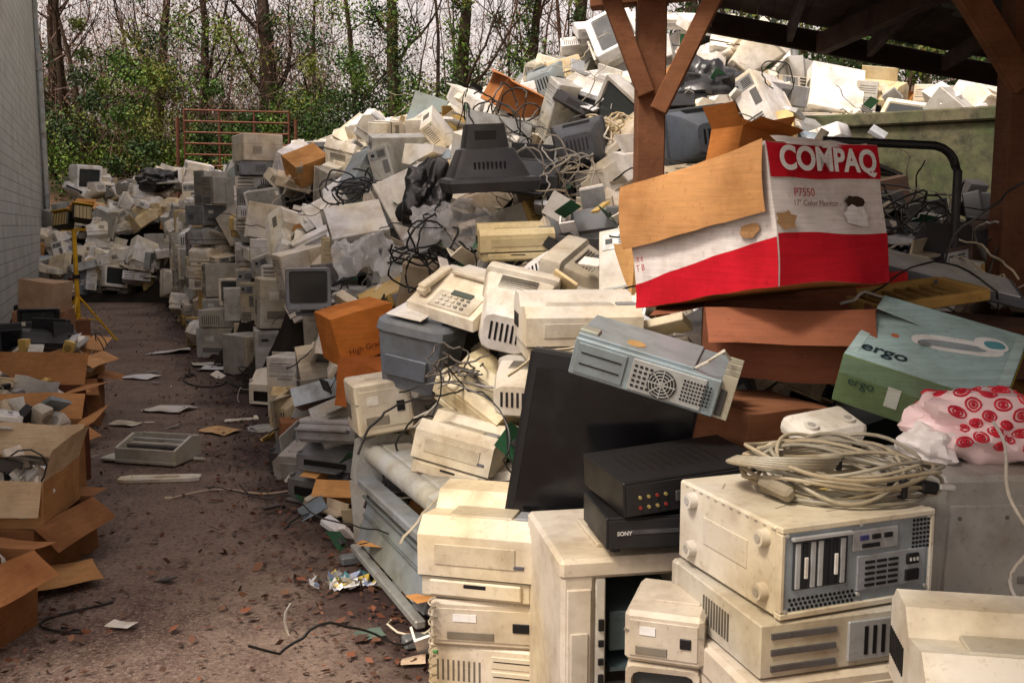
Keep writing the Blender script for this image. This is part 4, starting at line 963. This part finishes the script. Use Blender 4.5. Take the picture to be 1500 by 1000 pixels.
def retwall():
    m, nt, b = newmat('mossy_concrete'); g = N(nt,'ShaderNodeNewGeometry'); p = g.outputs['Position']
    c = mix(nt, ramp(nt,noise_n(nt,p,1.6,8,.7),.4,.62), (.14,.12,.07,1), (.065,.085,.03,1)); c = mix(nt, ramp(nt,noise_n(nt,p,9,6,.7),.42,.68), c, (.035,.035,.02,1))
    nt.links.new(c,b.inputs['Base Color']); b.inputs['Roughness'].default_value = .9
    MATS.append(m); k = len(MATS)-1; mb = MB(); L = 9
    for i in range(5): mb.box(I4,(L*(i+.5)/5,0,1.35),(L/5-.02,.25,2.7),(.1,.1,.1),k,.01)
    mb.box(I4,(L/2,-.02,2.76),(L,.32,.12),(.1,.1,.1),k,.015)
    mb.obj('retaining_wall', T(2.7,9.42,0,0,0,math.degrees(math.atan2(-.52,.855))))
retwall()
# ------------------------------------------------------------------ left side boxes & junk
hero('cardboard_box', card, (-2.76,4.95,0), (0,0,-6), w=.80,d=.58,h=.30,col=(.25,.115,.048),flaps=(100,128,None,90),fl=.17,amp=.016)
hero('cardboard_box', card, (-2.78,4.92,.29), (2,2,4), w=.78,d=.50,h=.25,col=(.52,.27,.11),flaps=(60,12,168,30),inner=(.66,.50,.32),fl=.18,amp=.016)
hero('cardboard_box', card, (-2.46,3.95,0), (0,0,-10), w=.56,d=.50,h=.36,col=(.28,.125,.05),flaps=(90,140,150,100),fl=.16,amp=.018)
hero('cardboard_box', card, (-2.98,5.55,.02), (3,2,12), w=.72,d=.42,h=.60,col=(.42,.21,.085),flaps=(80,60,155,40),fl=.18,amp=.016)
hero('cardboard_box', card, (-3.45,6.4,0), (0,0,-4), w=.84,d=.60,h=.68,col=(.13,.045,.025),flaps=(50,80,160,20),inner=(.42,.20,.08),fl=.24,amp=.018)
hero('crushed_cardboard_box', card, (-4.05,8.6,0), (0,0,20), w=.55,d=.45,h=.45,col=(.30,.14,.06),flaps=(70,100,130,60),fl=.2,amp=.03)
hero('crushed_cardboard_box', card, (-3.9,8.0,.0), (0,-8,40), w=.34,d=.32,h=.34,col=(.50,.25,.1),flaps=(60,80,120,60),fl=.16,amp=.025)
hero('crushed_cardboard_box', card, (-4.0,8.6,.46), (6,0,-15), w=.42,d=.36,h=.20,col=(.5,.27,.12),flaps=(110,115,130,60),fl=.18,amp=.025)
hero('cardboard_box', card, (-5.9,12,.0), (0,0,10), w=.6,d=.5,h=.75,col=(.33,.18,.1),amp=.015)
hero('cardboard_box', card, (-5.88,12,.76), (0,6,-8), w=.46,d=.42,h=.36,col=(.48,.32,.2),amp=.015)
hero('cardboard_sheet', lambda mb,M: mb.sheet(M,(-.2,-.15,0),(.4,.04,0),(-.03,.3,.02),(.50,.27,.11),amp=.02), (-2.26,4.60,.05), (0,0,30))
hero('cardboard_sheet', lambda mb,M: mb.sheet(M,(-.2,-.15,0),(.4,.04,0),(-.03,.3,.02),(.48,.22,.09),amp=.03), (-3.55,7.6,.12), (20,0,60))
def contents():
    r = random.Random(44)
    for (cx,cy,cz,n,sx,sy) in ((-2.78,4.92,.48,38,.32,.2),(-2.98,5.55,.58,28,.28,.15),(-2.46,3.95,.28,20,.2,.18),(-3.45,6.4,.62,28,.34,.24),(-4.1,8.6,.6,18,.3,.25)):
        mb = MB()
        for i in range(n):
            A = T(r.uniform(-1,1)*sx,r.uniform(-1,1)*sy,r.uniform(-.08,.12),r.gauss(0,40),r.gauss(0,40),r.uniform(0,360)); c = pcol(r); t = r.random()
            if t < .35: mb.box(A,(0,0,0),(r.uniform(.08,.24),r.uniform(.05,.16),r.uniform(.02,.08)),c,pl,.006)
            elif t < .55: mb.sheet(A,(-.1,-.14,0),(.2,0,0),(0,.28,0),(.75,.75,.72),pl,4,4,.03,6,r.uniform(0,9))
            elif t < .68: keyboard(mb,A,.3,.13,.024,c)
            elif t < .80: speaker(mb,A,.09,.09,.16,c)
            elif t < .9: mb.tube(A,[(.1*math.cos(q*.6),.1*math.sin(q*.6),.004*q) for q in range(16)],.005,5,r.choice([BLACK,LGREY]),pl)
            else: mb.sheet(A,(-.12,-.12,0),(.24,0,0),(0,.24,0),jit(TAN,.1,r),ca,4,4,.03,6,r.uniform(0,9))
        mb.obj('box_of_scrap_parts', T(cx,cy,cz))
contents()
hero('inkjet_printer', inkjet, (-3.0,5.3,.66), (-10,14,40), w=.34,d=.28,h=.12,col=(.66,.66,.64))
hero('inkjet_printer', inkjet, (-4.1,7.2,.0), (0,0,-40), w=.44,d=.36,h=.2,col=DGREY)
hero('laser_printer', laser, (-4.4,8.0,.0), (0,0,-30), w=.46,d=.4,h=.36,col=(.5,.46,.38))
hero('laser_printer', laser, (-4.4,8.0,.37), (5,-8,-50), w=.44,d=.4,h=.34,col=(.66,.63,.55))
hero('television', black_tv, (-4.75,9.5,.0), (-10,0,40), w=.7,d=.3,h=.85)
hero('black_tower_computer', tower, (-4.5,9.1,.55), (70,10,50), w=.2,d=.45,h=.42,col=BLACK)
hero('black_inkjet_printer', inkjet, (-4.35,8.9,.62), (5,5,30), w=.46,d=.36,h=.2,col=BLACK)
hero('crt_monitor', crt, (-5.2,10.4,.0), (0,0,50), w=.5,h=.5,d=.45,col=DGREY)
hero('crt_monitor', crt, (-5.3,10.7,.55), (0,0,20), w=.42,h=.34,d=.42,col=BLACK,stand=False)
hero('broom_handle', lambda mb,M: mb.cyl(M,(0,0,0),(0,0,1.3),.014,8,BLACK), (-4.55,8.9,.05), (10,-28,0))
hero('desktop_computer', desktop, (-6.5,14.0,.0), (0,0,30), w=.45,d=.42,h=.16,col=DGREY)
hero('cardboard_box', card, (-6.15,13.2,.0), (0,0,30), w=.5,d=.4,h=.5,col=(.2,.09,.05),amp=.03)
def fillstrip():
    mb = MB(); r = random.Random(77)
    for i in range(34):
        y = r.uniform(7.2,21); w = -.42*(y-14.9)-7.98; x = w+r.uniform(.35,.95)
        z = r.uniform(.15,.5); rnd_item(mb,T(x,y,z,r.gauss(0,20),r.gauss(0,20),r.uniform(0,360)),r,1.,dark=r.random()<.5)
    mb.obj('loose_scrap_electronics')
fillstrip()
def worklight(mb, M):
    y_ = (.72,.42,.02)
    mb.cyl(M,(0,0,.35),(0,0,1.75),.034,10,y_); mb.cyl(M,(0,0,1.0),(0,0,1.06),.055,10,BLACK)
    for k in range(3):
        a = k*2.094+.5; mb.tube(M,[(0,0,.75),(.55*math.cos(a),.55*math.sin(a),.01)],.018,8,y_); mb.tube(M,[(0,0,.4),(.3*math.cos(a),.3*math.sin(a),.34)],.01,6,y_)
    mb.box(M,(0,0,1.74),(.36,.04,.04),y_,me_,.005)
    for sx in (-1,1):
        A = M @ T(sx*.13,-.02,1.92+.05*sx,-22,sx*8,sx*24)
        mb.box(A,(0,0,0),(.28,.18,.24),(.03,.028,.02),me_,.02); mb.box(A,(0,-.092,0),(.24,.006,.20),(.35,.26,.10),gl,.002); mb.box(A,(0,-.03,.13),(.30,.2,.02),(.6,.36,.02),me_,.008)
        for i in range(5): mb.box(A,(-.1+i*.05,-.102,0),(.005,.005,.22),(.03,.03,.03),me_,0)
        for i in range(4): mb.box(A,(-.08+i*.055,.10,0),(.01,.03,.2),(.05,.045,.03),me_,0)
hero('work_light_tripod', worklight, (-6.65,14.6,0), (0,0,10))
hero('leaning_timber_board', lambda mb,M: mb.box(M,(0,0,.5),(.9,.04,1.0),(.12,.04,.025),wd,.004), (-7.45,15.4,.05), (-20,0,-70))
# ------------------------------------------------------------------ litter on the path
def printer_chassis(mb, M):
    c = (.46,.45,.39)
    mb.box(M,(0,0,.02),(.52,.36,.03),c,pl,.006)
    for sx in (-1,1): mb.prism(M @ Matrix.Translation((sx*.25,0,0)),[(-.17,.02),(.17,.02),(.17,.17),(.05,.19),(-.17,.12)],-.012,.012,c)
    mb.box(M,(0,.165,.10),(.50,.02,.15),dk(c,.9),pl,.004); mb.box(M,(0,-.165,.07),(.49,.02,.10),c,pl,.004)
    mb.cyl(M,(-.25,.04,.15),(.25,.04,.15),.012,10,(.5,.5,.5),me_); mb.cyl(M,(-.25,-.04,.11),(.25,-.04,.11),.016,10,(.08,.08,.08)); mb.box(M,(.1,.07,.08),(.2,.1,.09),(.3,.3,.28),pl,.005)
    mb.box(M,(.0,.0,.125),(.46,.05,.012),c,pl,.003)
    mb.box(M,(-.33,-.03,.02),(.16,.26,.02),dk(c,1.1),pl,.006)
    mb.box(M,(.32,.05,.015),(.1,.03,.02),(.5,.5,.46),pl,.004)
hero('printer_chassis', printer_chassis, (-2.72,7.2,.012), (0,0,-14))
def coverpanel(mb, M, w=.56, d=.14):
    N_ = 40; o = []; inn = []
    for i in range(N_):
        t = 2*math.pi*i/N_; c_,s_ = math.cos(t),math.sin(t)
        k = min((w/2)/max(abs(c_),1e-6),(d/2)/max(abs(s_),1e-6)); o.append((c_*k,s_*k)); inn.append((.05+c_*.09,s_*.032))
    vs = [(x,y,.022) for x,y in o]+[(x,y,.022) for x,y in inn]+[(x,y,.0) for x,y in o]+[(x,y,.008) for x,y in inn]; fs = []
    for i in range(N_):
        j = (i+1) % N_; fs += [[i,j,N_+j,N_+i],[2*N_+i,2*N_+j,j,i],[N_+i,N_+j,3*N_+j,3*N_+i]]
    fs.append([3*N_+i for i in range(N_)])
    mb.add(M,vs,fs,(.68,.64,.53),pl)
hero('printer_cover_panel', coverpanel, (-2.50,6.62,.01), (0,0,6))
hero('white_bracket', lambda mb,M: (mb.box(M,(0,0,.01),(.3,.035,.02),WHITE,pl,.003), mb.box(M,(.13,.07,.01),(.035,.12,.018),WHITE,pl,.003), mb.box(M,(-.08,-.04,.012),(.16,.03,.016),WHITE,pl,.003)), (-2.5,8.7,.01), (0,0,20))
hero('mouse_mat_disc', lambda mb,M: mb.cyl(M,(0,0,0),(0,0,.012),.16,24,(.35,.37,.37),pl,.15), (-2.2,8.35,.01))
def flatbits():
    mb = MB(); r = random.Random(31)
    for (x,y,s,c) in ((-2.55,8.2,.16,(.6,.35,.12)),(-3.35,9.2,.22,(.6,.6,.6)),(-3.6,11.9,.3,(.6,.6,.6)),(-3.9,12.3,.25,(.66,.66,.66)),(-1.75,4.1,.06,(.6,.6,.56)),(-1.3,6.9,.08,(.2,.25,.5)),(-.62,4.0,.06,(.1,.15,.12)),(-3.1,6.1,.1,(.55,.55,.5)),(-.4,3.75,.05,(.5,.4,.3)),(-3.5,8.5,.12,(.6,.6,.55)),(-4.4,11.2,.2,(.7,.7,.7)),(-4.9,13.5,.3,(.7,.7,.7))):
        a0 = r.uniform(-.5,.5); A = T(x,y,.03,r.gauss(0,2),r.gauss(0,2),math.degrees(a0))
        mb.sheet(A,(-s,-s*.7,0),(2*s,0,0),(0,1.4*s,0),jit(c,.1,r),pl,4,4,.018,8,r.uniform(0,9))
    for i in range(26):
        y = 4.5+r.random()**1.5*16; x = edge(y)-r.uniform(.05,1.9); s = r.uniform(.015,.06)
        A = T(x,y,.02,r.gauss(0,8),r.gauss(0,8),r.uniform(0,360)); mb.box(A,(0,0,0),(s*2,s*r.uniform(.3,1),.008),r.choice([WHITE,LGREY,DGREY,(.5,.5,.5),BRN]),pl,.001)
    mb.obj('paper_litter')
flatbits()
def crumple():
    mb = MB(); r = random.Random(9)
    for k in range(60):
        x = -.82+r.gauss(0,.07); y = 4.58+r.gauss(0,.045); s = r.uniform(.015,.05); c = r.choice([(.7,.7,.7),(.7,.7,.7),(.65,.5,.1),(.1,.3,.35),(.2,.25,.4)])
        q = Euler((r.gauss(0,.7),r.gauss(0,.7),r.uniform(0,6))).to_matrix(); pts = [q @ Vector(p)*s+Vector((x,y,.03+r.uniform(0,.015))) for p in ((-1,-.6,0),(1,-.5,.1),(.7,.7,0),(-.8,.6,.15))]
        mb.add(I4,pts,[[0,1,2,3]],c,bg)
    mb.obj('crumpled_wrapper',None,0)
crumple()
def pcord():
    mb = MB(); pts = []
    for i in range(60):
        t = i/59; x = -2.25+t*.95; y = 6.15+.35*t+.12*math.sin(t*7); pts.append((x,y,.014))
    mb.tube(I4,pts,.007,6,(.5,.4,.32),pl); mb.box(T(-2.27,6.14,.014),(0,0,0),(.05,.025,.02),(.5,.45,.35),pl,.004)
    mb.obj('power_cord')
    mb = MB(); pts = []
    for i in range(90):
        t = i/89; pts.append((-4.0+t*1.3+.15*math.cos(t*15),11.2-.9*t+.35*math.sin(t*13),.016))
    mb.tube(I4,pts,.011,6,(.02,.02,.02),pl); mb.obj('power_cord')
    mb = MB(); pts = [(-2.02+.12*math.sin(i*.5),4.1-.02*i*math.cos(i*.2),.014) for i in range(16)]
    mb.tube(I4,pts,.006,6,(.02,.02,.02),pl); mb.obj('power_cord')
pcord()
# ------------------------------------------------------------------ vegetation
def leafmesh(name, C, S, COL, flat=0., aspect=.55, rs=1):
    rng = np.random.default_rng(rs); n = len(C)
    a = rng.normal(size=(n,3)); a[:,2] *= (1-flat); a /= np.linalg.norm(a,axis=1)[:,None]
    b = rng.normal(size=(n,3)); b[:,2] *= (1-flat)
    b -= (a*b).sum(1)[:,None]*a; b /= np.linalg.norm(b,axis=1)[:,None]
    S = S[:,None]
    V = np.stack([C-a*S, C+b*S*aspect+a*S*.1, C+a*S, C-b*S*aspect+a*S*.1],axis=1).reshape(-1,3)
    me = bpy.data.meshes.new(name); me.vertices.add(4*n); me.vertices.foreach_set('co',V.ravel().astype(np.float32))
    me.loops.add(4*n); me.loops.foreach_set('vertex_index',np.arange(4*n,dtype=np.int32))
    me.polygons.add(n); me.polygons.foreach_set('loop_start',np.arange(0,4*n,4,dtype=np.int32)); me.polygons.foreach_set('loop_total',np.full(n,4,dtype=np.int32))
    me.update(calc_edges=True)
    ca_ = me.color_attributes.new('Col','FLOAT_COLOR','CORNER'); c = np.ones((n,4),dtype=np.float32); c[:,:3] = COL
    ca_.data.foreach_set('color',np.repeat(c,4,axis=0).ravel()); me.materials.append(LF)
    o = bpy.data.objects.new(name,me); sc.collection.objects.link(o); return o
rng = np.random.default_rng(4)
C = []
for k in range(5000):
    y = 3.0+abs(rng.normal())*6 if k % 2 else rng.uniform(3,22); e = edge(y)
    t = rng.random()
    x = e-.02-abs(rng.normal())*.36 if t < .5 else (e-1.8+rng.normal()*.24 if t < .82 else e-rng.uniform(0,1.9))
    C.append((x,y,.016+rng.random()*.015))
C = np.array(C); base = np.array([(.095,.042,.024),(.065,.030,.018),(.125,.060,.032),(.045,.024,.016),(.15,.055,.028),(.07,.040,.027)])
leafmesh('fallen_leaves',C,rng.uniform(.006,.028,len(C)),base[rng.integers(0,6,len(C))]*rng.uniform(.6,1.3,(len(C),1)),.8,.5)
C2 = np.stack([rng.uniform(-2.2,-.35,80),rng.uniform(3.6,7.5,80),np.full(80,.03)],1)
leafmesh('large_fallen_leaves',C2,rng.uniform(.018,.042,80),base[rng.integers(0,6,80)]*1.4,.7,.7,3)
def grow(mb, p, d, L, r, depth, rg, seg, col, top=True):
    n = 6 if depth > 2 else 4; pts = [p.copy()]; rr = [r]; q = p.copy(); v = d.copy(); wob = .035 if top else .12
    for i in range(n):
        v = (v+Vector((rg.gauss(0,wob),rg.gauss(0,wob),rg.gauss(.02,.03)))).normalized(); q = q+v*L/n; pts.append(q.copy()); rr.append(r*(1-.38*(i+1)/n))
    mb.tube(I4,pts,rr,seg,col,bk)
    if depth == 0: return
    k = rg.choice([3,4,4]) if top else rg.choice([2,3,3])
    for i in range(k):
        j = rg.randint(n//2 if top else 1,n); ang = rg.uniform(.5,1.15); az = rg.uniform(0,6.28)
        ax = v.cross(Vector((math.cos(az),math.sin(az),.3))).normalized()
        nd = (Matrix.Rotation(ang,3,ax) @ v); nd.z += .15; nd.normalize()
        grow(mb,pts[j],nd,L*(rg.uniform(.28,.5) if top else rg.uniform(.5,.75)),rr[j]*rg.uniform(.25,.42) if top else rr[j]*rg.uniform(.45,.62),depth-1,rg,max(3,seg-3),col,False)
    nd = (v+Vector((rg.gauss(0,.1),rg.gauss(0,.1),.1))).normalized(); grow(mb,pts[-1],nd,L*.62,rr[-1]*.97,depth-1,rg,max(3,seg-2),col,top)
TR = [(-8.1,34,.36,12),(-3.95,33,.28,12),(-1.75,31,.28,11),(-5.6,36,.15,11),(-11.2,35,.2,11),(-13.4,36,.24,11),(-15.6,34,.18,11),(-17.6,37,.25,12),(.6,32,.2,10),(3.2,24,.16,8),(6.5,22,.18,8),(9.6,20,.2,8),(-9.7,38,.15,11),(2.2,34,.28,11),(5.4,30,.24,10),(-14.5,33,.10,10),(-6.9,33.5,.09,10),(-2.9,35,.10,10)]
for i,(x,y,r,h) in enumerate(TR):
    rg = random.Random(50+i); mb = MB(); z = ground_h(x,y)-.1
    grow(mb,Vector((x,y,z)),Vector((rg.gauss(0,.05),rg.gauss(0,.03),1)).normalized(),h*.5,r,4,rg,9,jit((.050,.034,.024),.25,rg))
    mb.obj('bare_tree')
wm = MB(); rg = random.Random(99)
for i in range(105):
    y = rg.uniform(36,58); x = rg.uniform(-.60*y,.55*y); z = ground_h(x,y)-.1
    grow(wm,Vector((x,y,z)),Vector((rg.gauss(0,.08),rg.gauss(0,.06),1)).normalized(),rg.uniform(3.5,6),rg.uniform(.04,.11),3,rg,5,jit((.10,.062,.046),.3,rg))
for i in range(45):
    y = rg.uniform(16,28); x = rg.uniform(.12*y,.6*y); z = ground_h(x,y)-.1
    grow(wm,Vector((x,y,z)),Vector((rg.gauss(0,.12),rg.gauss(0,.12),1)).normalized(),rg.uniform(2,4),rg.uniform(.025,.07),3,rg,5,jit((.06,.04,.028),.3,rg))
wm.obj('woodland_trees')
n = 34000; rng = np.random.default_rng(8)
def slivers(name,P,D,W,COL):
    n = len(P); S = np.cross(D,rng.normal(size=(n,3))); S /= np.linalg.norm(S,axis=1)[:,None]; S *= W[:,None]
    V = np.stack([P-S,P+S,P+D+S*.3,P+D-S*.3],axis=1).reshape(-1,3)
    me = bpy.data.meshes.new(name); me.vertices.add(4*n); me.vertices.foreach_set('co',V.ravel().astype(np.float32)); me.loops.add(4*n); me.loops.foreach_set('vertex_index',np.arange(4*n,dtype=np.int32))
    me.polygons.add(n); me.polygons.foreach_set('loop_start',np.arange(0,4*n,4,dtype=np.int32)); me.polygons.foreach_set('loop_total',np.full(n,4,dtype=np.int32)); me.update(calc_edges=True)
    ca_ = me.color_attributes.new('Col','FLOAT_COLOR','CORNER'); c = np.ones((n,4),dtype=np.float32); c[:,:3] = COL; ca_.data.foreach_set('color',np.repeat(c,4,axis=0).ravel())
    me.materials.append(LF); o = bpy.data.objects.new(name,me); sc.collection.objects.link(o)
y = rng.uniform(32,54,n); x = np.where(rng.random(n)<.45,rng.uniform(-.58,-.18,n),rng.uniform(-.62,.6,n))*y; gz = np.array([ground_h(a,b) for a,b in zip(x,y)])
z = gz+np.abs(rng.normal(0,3.6,n))+rng.random(n)*.5
D = rng.normal(size=(n,3))*np.array([.6,.55,.4])+np.array([0,0,.7]); D *= rng.uniform(.4,1.3,(n,1))
COL = np.array([(.17,.10,.072)])*rng.uniform(.4,1.5,(n,1))
slivers('twig_thicket',np.stack([x,y,z],1),D,rng.uniform(.005,.014,n),COL)
rg = np.random.default_rng(21); CC = []; SS = []; KK = []
def clump(cx,cy,cz,R_,nn,s,hue):
    d = rg.normal(size=(nn,3)); d /= np.linalg.norm(d,axis=1)[:,None]; rr = R_*rg.random(nn)**.55
    P = np.array([cx,cy,cz])+d*rr[:,None]*np.array([1,1,.85]); CC.append(P); SS.append(rg.uniform(.5,1.2,nn)*s)
    c = np.array(hue)*rg.uniform(.4,1.4,(nn,1))*rg.uniform(.8,1.2,(nn,3)); KK.append(c)
hues = [(.050,.105,.014),(.095,.165,.02),(.025,.05,.014),(.15,.18,.03),(.04,.075,.017),(.032,.062,.015)]
for i in range(600):
    y = rg.uniform(29.5,39); x = rg.uniform(-.58,.05)*y; R_ = rg.uniform(.35,1.05)
    dn = max(math.exp(-((x/y+.36)/.13)**2),.9*math.exp(-((x/y+.17)/.11)**2),.8*math.exp(-((x/y+.04)/.07)**2))
    z = ground_h(x,y)+R_*.4+abs(rg.normal())*(.6+1.7*dn)
    clump(x,y,z,R_,int(190+140*dn),.062,hues[rg.integers(0,6)])
for i in range(170):
    y = rg.uniform(14,26); x = rg.uniform(.1,.62)*y; R_ = rg.uniform(.3,.9); z = ground_h(x,y)+R_*.5+abs(rg.normal())*1.0
    clump(x,y,z,R_,240,.05,tuple(np.array(hues[rg.integers(0,6)])*.8))
for i in range(90):
    t = TR[[0,1,2,8,13][i % 5]]; clump(t[0]+rg.normal()*.15,t[1]-.2,ground_h(t[0],t[1])+rg.uniform(.3,6),.4,90,.06,hues[rg.integers(0,6)])
leafmesh('undergrowth_foliage',np.concatenate(CC),np.concatenate(SS),np.concatenate(KK),0,.6,5)
n = 42000; y = rng.uniform(33,56,n); x = np.where(rng.random(n)<.5,rng.uniform(-.58,-.2,n),rng.uniform(-.6,.6,n))*y; gz = np.array([ground_h(a,b) for a,b in zip(x,y)]); z = gz+np.abs(rng.normal(0,4.0,n))
leafmesh('withered_foliage',np.stack([x,y,z],1),rng.uniform(.03,.08,n),np.array([(.17,.10,.065)])*rng.uniform(.4,1.5,(n,1)),0,.6,6)
def gate(mb, M, w=3.0, h=1.75):
    c = (.15,.055,.03)
    for i in range(7): mb.cyl(M,(-w/2,0,.1+i*h/6.3),(w/2,0,.1+i*h/6.3),.03,8,c,me_)
    for x in (-w/2,-w/6,w/6,w/2): mb.cyl(M,(x,0.01,.0),(x,0.01,h+.05),.032,8,c,me_)
    mb.cyl(M,(-w/2-.2,0,-.6),(-w/2-.2,0,h-.2),.05,10,c,me_); mb.cyl(M,(w/2+.2,0,-.6),(w/2+.2,0,h-.2),.05,10,c,me_)
hero('rusty_farm_gate', gate, (-8.05,28.4,3.1), (0,1,3), h=2.0)
def fence():
    mb = MB(); A = Vector((-2.9,27,4.4)); B = Vector((3.2,17,4.75)); c = (.16,.16,.15); n = 7
    P = [A.lerp(B,i/n) for i in range(n+1)]
    for p in P: mb.cyl(I4,(p.x,p.y,ground_h(p.x,p.y)-.3),(p.x,p.y,p.z+.5),.03,6,c,me_)
    for dz in (.45,-1.1): mb.cyl(I4,A+Vector((0,0,dz)),B+Vector((0,0,dz)),.02,6,c,me_)
    L = (B-A).length; k = int(L/.16)
    for i in range(k):
        for s in (-1,1):
            t0 = i/k; t1 = t0+s*1.55/L
            if 0 <= t1 <= 1: mb.tube(I4,[A.lerp(B,t0)+Vector((0,0,-1.1)),A.lerp(B,t1)+Vector((0,0,.45))],.004,3,c,me_)
    mb.obj('chain_link_fence')
fence()
hero('metal_fence_post', lambda mb,M: mb.cyl(M,(0,0,0),(0,0,2.2),.045,10,(.35,.37,.38),me_), (3.45,12,2.3))
# ------------------------------------------------------------------ world / sun / camera
w = bpy.data.worlds.new('World'); sc.world = w; w.use_nodes = True; nt = w.node_tree
bgn = nt.nodes['Background']; sky = nt.nodes.new('ShaderNodeTexSky'); sky.sky_type = 'NISHITA'; sky.sun_disc = False
EL = 55; AZ = 228
sky.sun_elevation = rad(EL); sky.sun_rotation = rad(AZ); sky.air_density = 1.2; sky.dust_density = 3.5; sky.ozone_density = 1
hs = nt.nodes.new('ShaderNodeHueSaturation'); hs.inputs['Saturation'].default_value = .22
tint = nt.nodes.new('ShaderNodeMix'); tint.data_type = 'RGBA'; tint.blend_type = 'MULTIPLY'; tint.inputs[0].default_value = 1; tint.inputs[7].default_value = (2.12,1.80,1.64,1)
nt.links.new(sky.outputs[0],hs.inputs['Color']); nt.links.new(hs.outputs[0],tint.inputs[6]); nt.links.new(tint.outputs[2],bgn.inputs[0]); bgn.inputs[1].default_value = .125
sl = bpy.data.lights.new('sun','SUN'); sl.energy = 3.1; sl.angle = rad(12); sl.color = (1,.92,.80)
so = bpy.data.objects.new('sun',sl); sc.collection.objects.link(so)
sd = Vector((math.sin(rad(AZ))*math.cos(rad(EL)),math.cos(rad(AZ))*math.cos(rad(EL)),math.sin(rad(EL)))); so.rotation_euler = sd.to_track_quat('Z','Y').to_euler(); so.location = (0,0,20)
cd = bpy.data.cameras.new('camera'); cd.lens = 33.6; cd.sensor_width = 36; cd.clip_end = 1500; cd.clip_start = .05
co = bpy.data.objects.new('camera',cd); sc.collection.objects.link(co); co.location = (0,0,1.8); co.rotation_euler = (rad(90-6.9),0,0); sc.camera = co
sc.view_settings.view_transform = 'Standard'; sc.view_settings.look = 'None'; sc.view_settings.exposure = 0
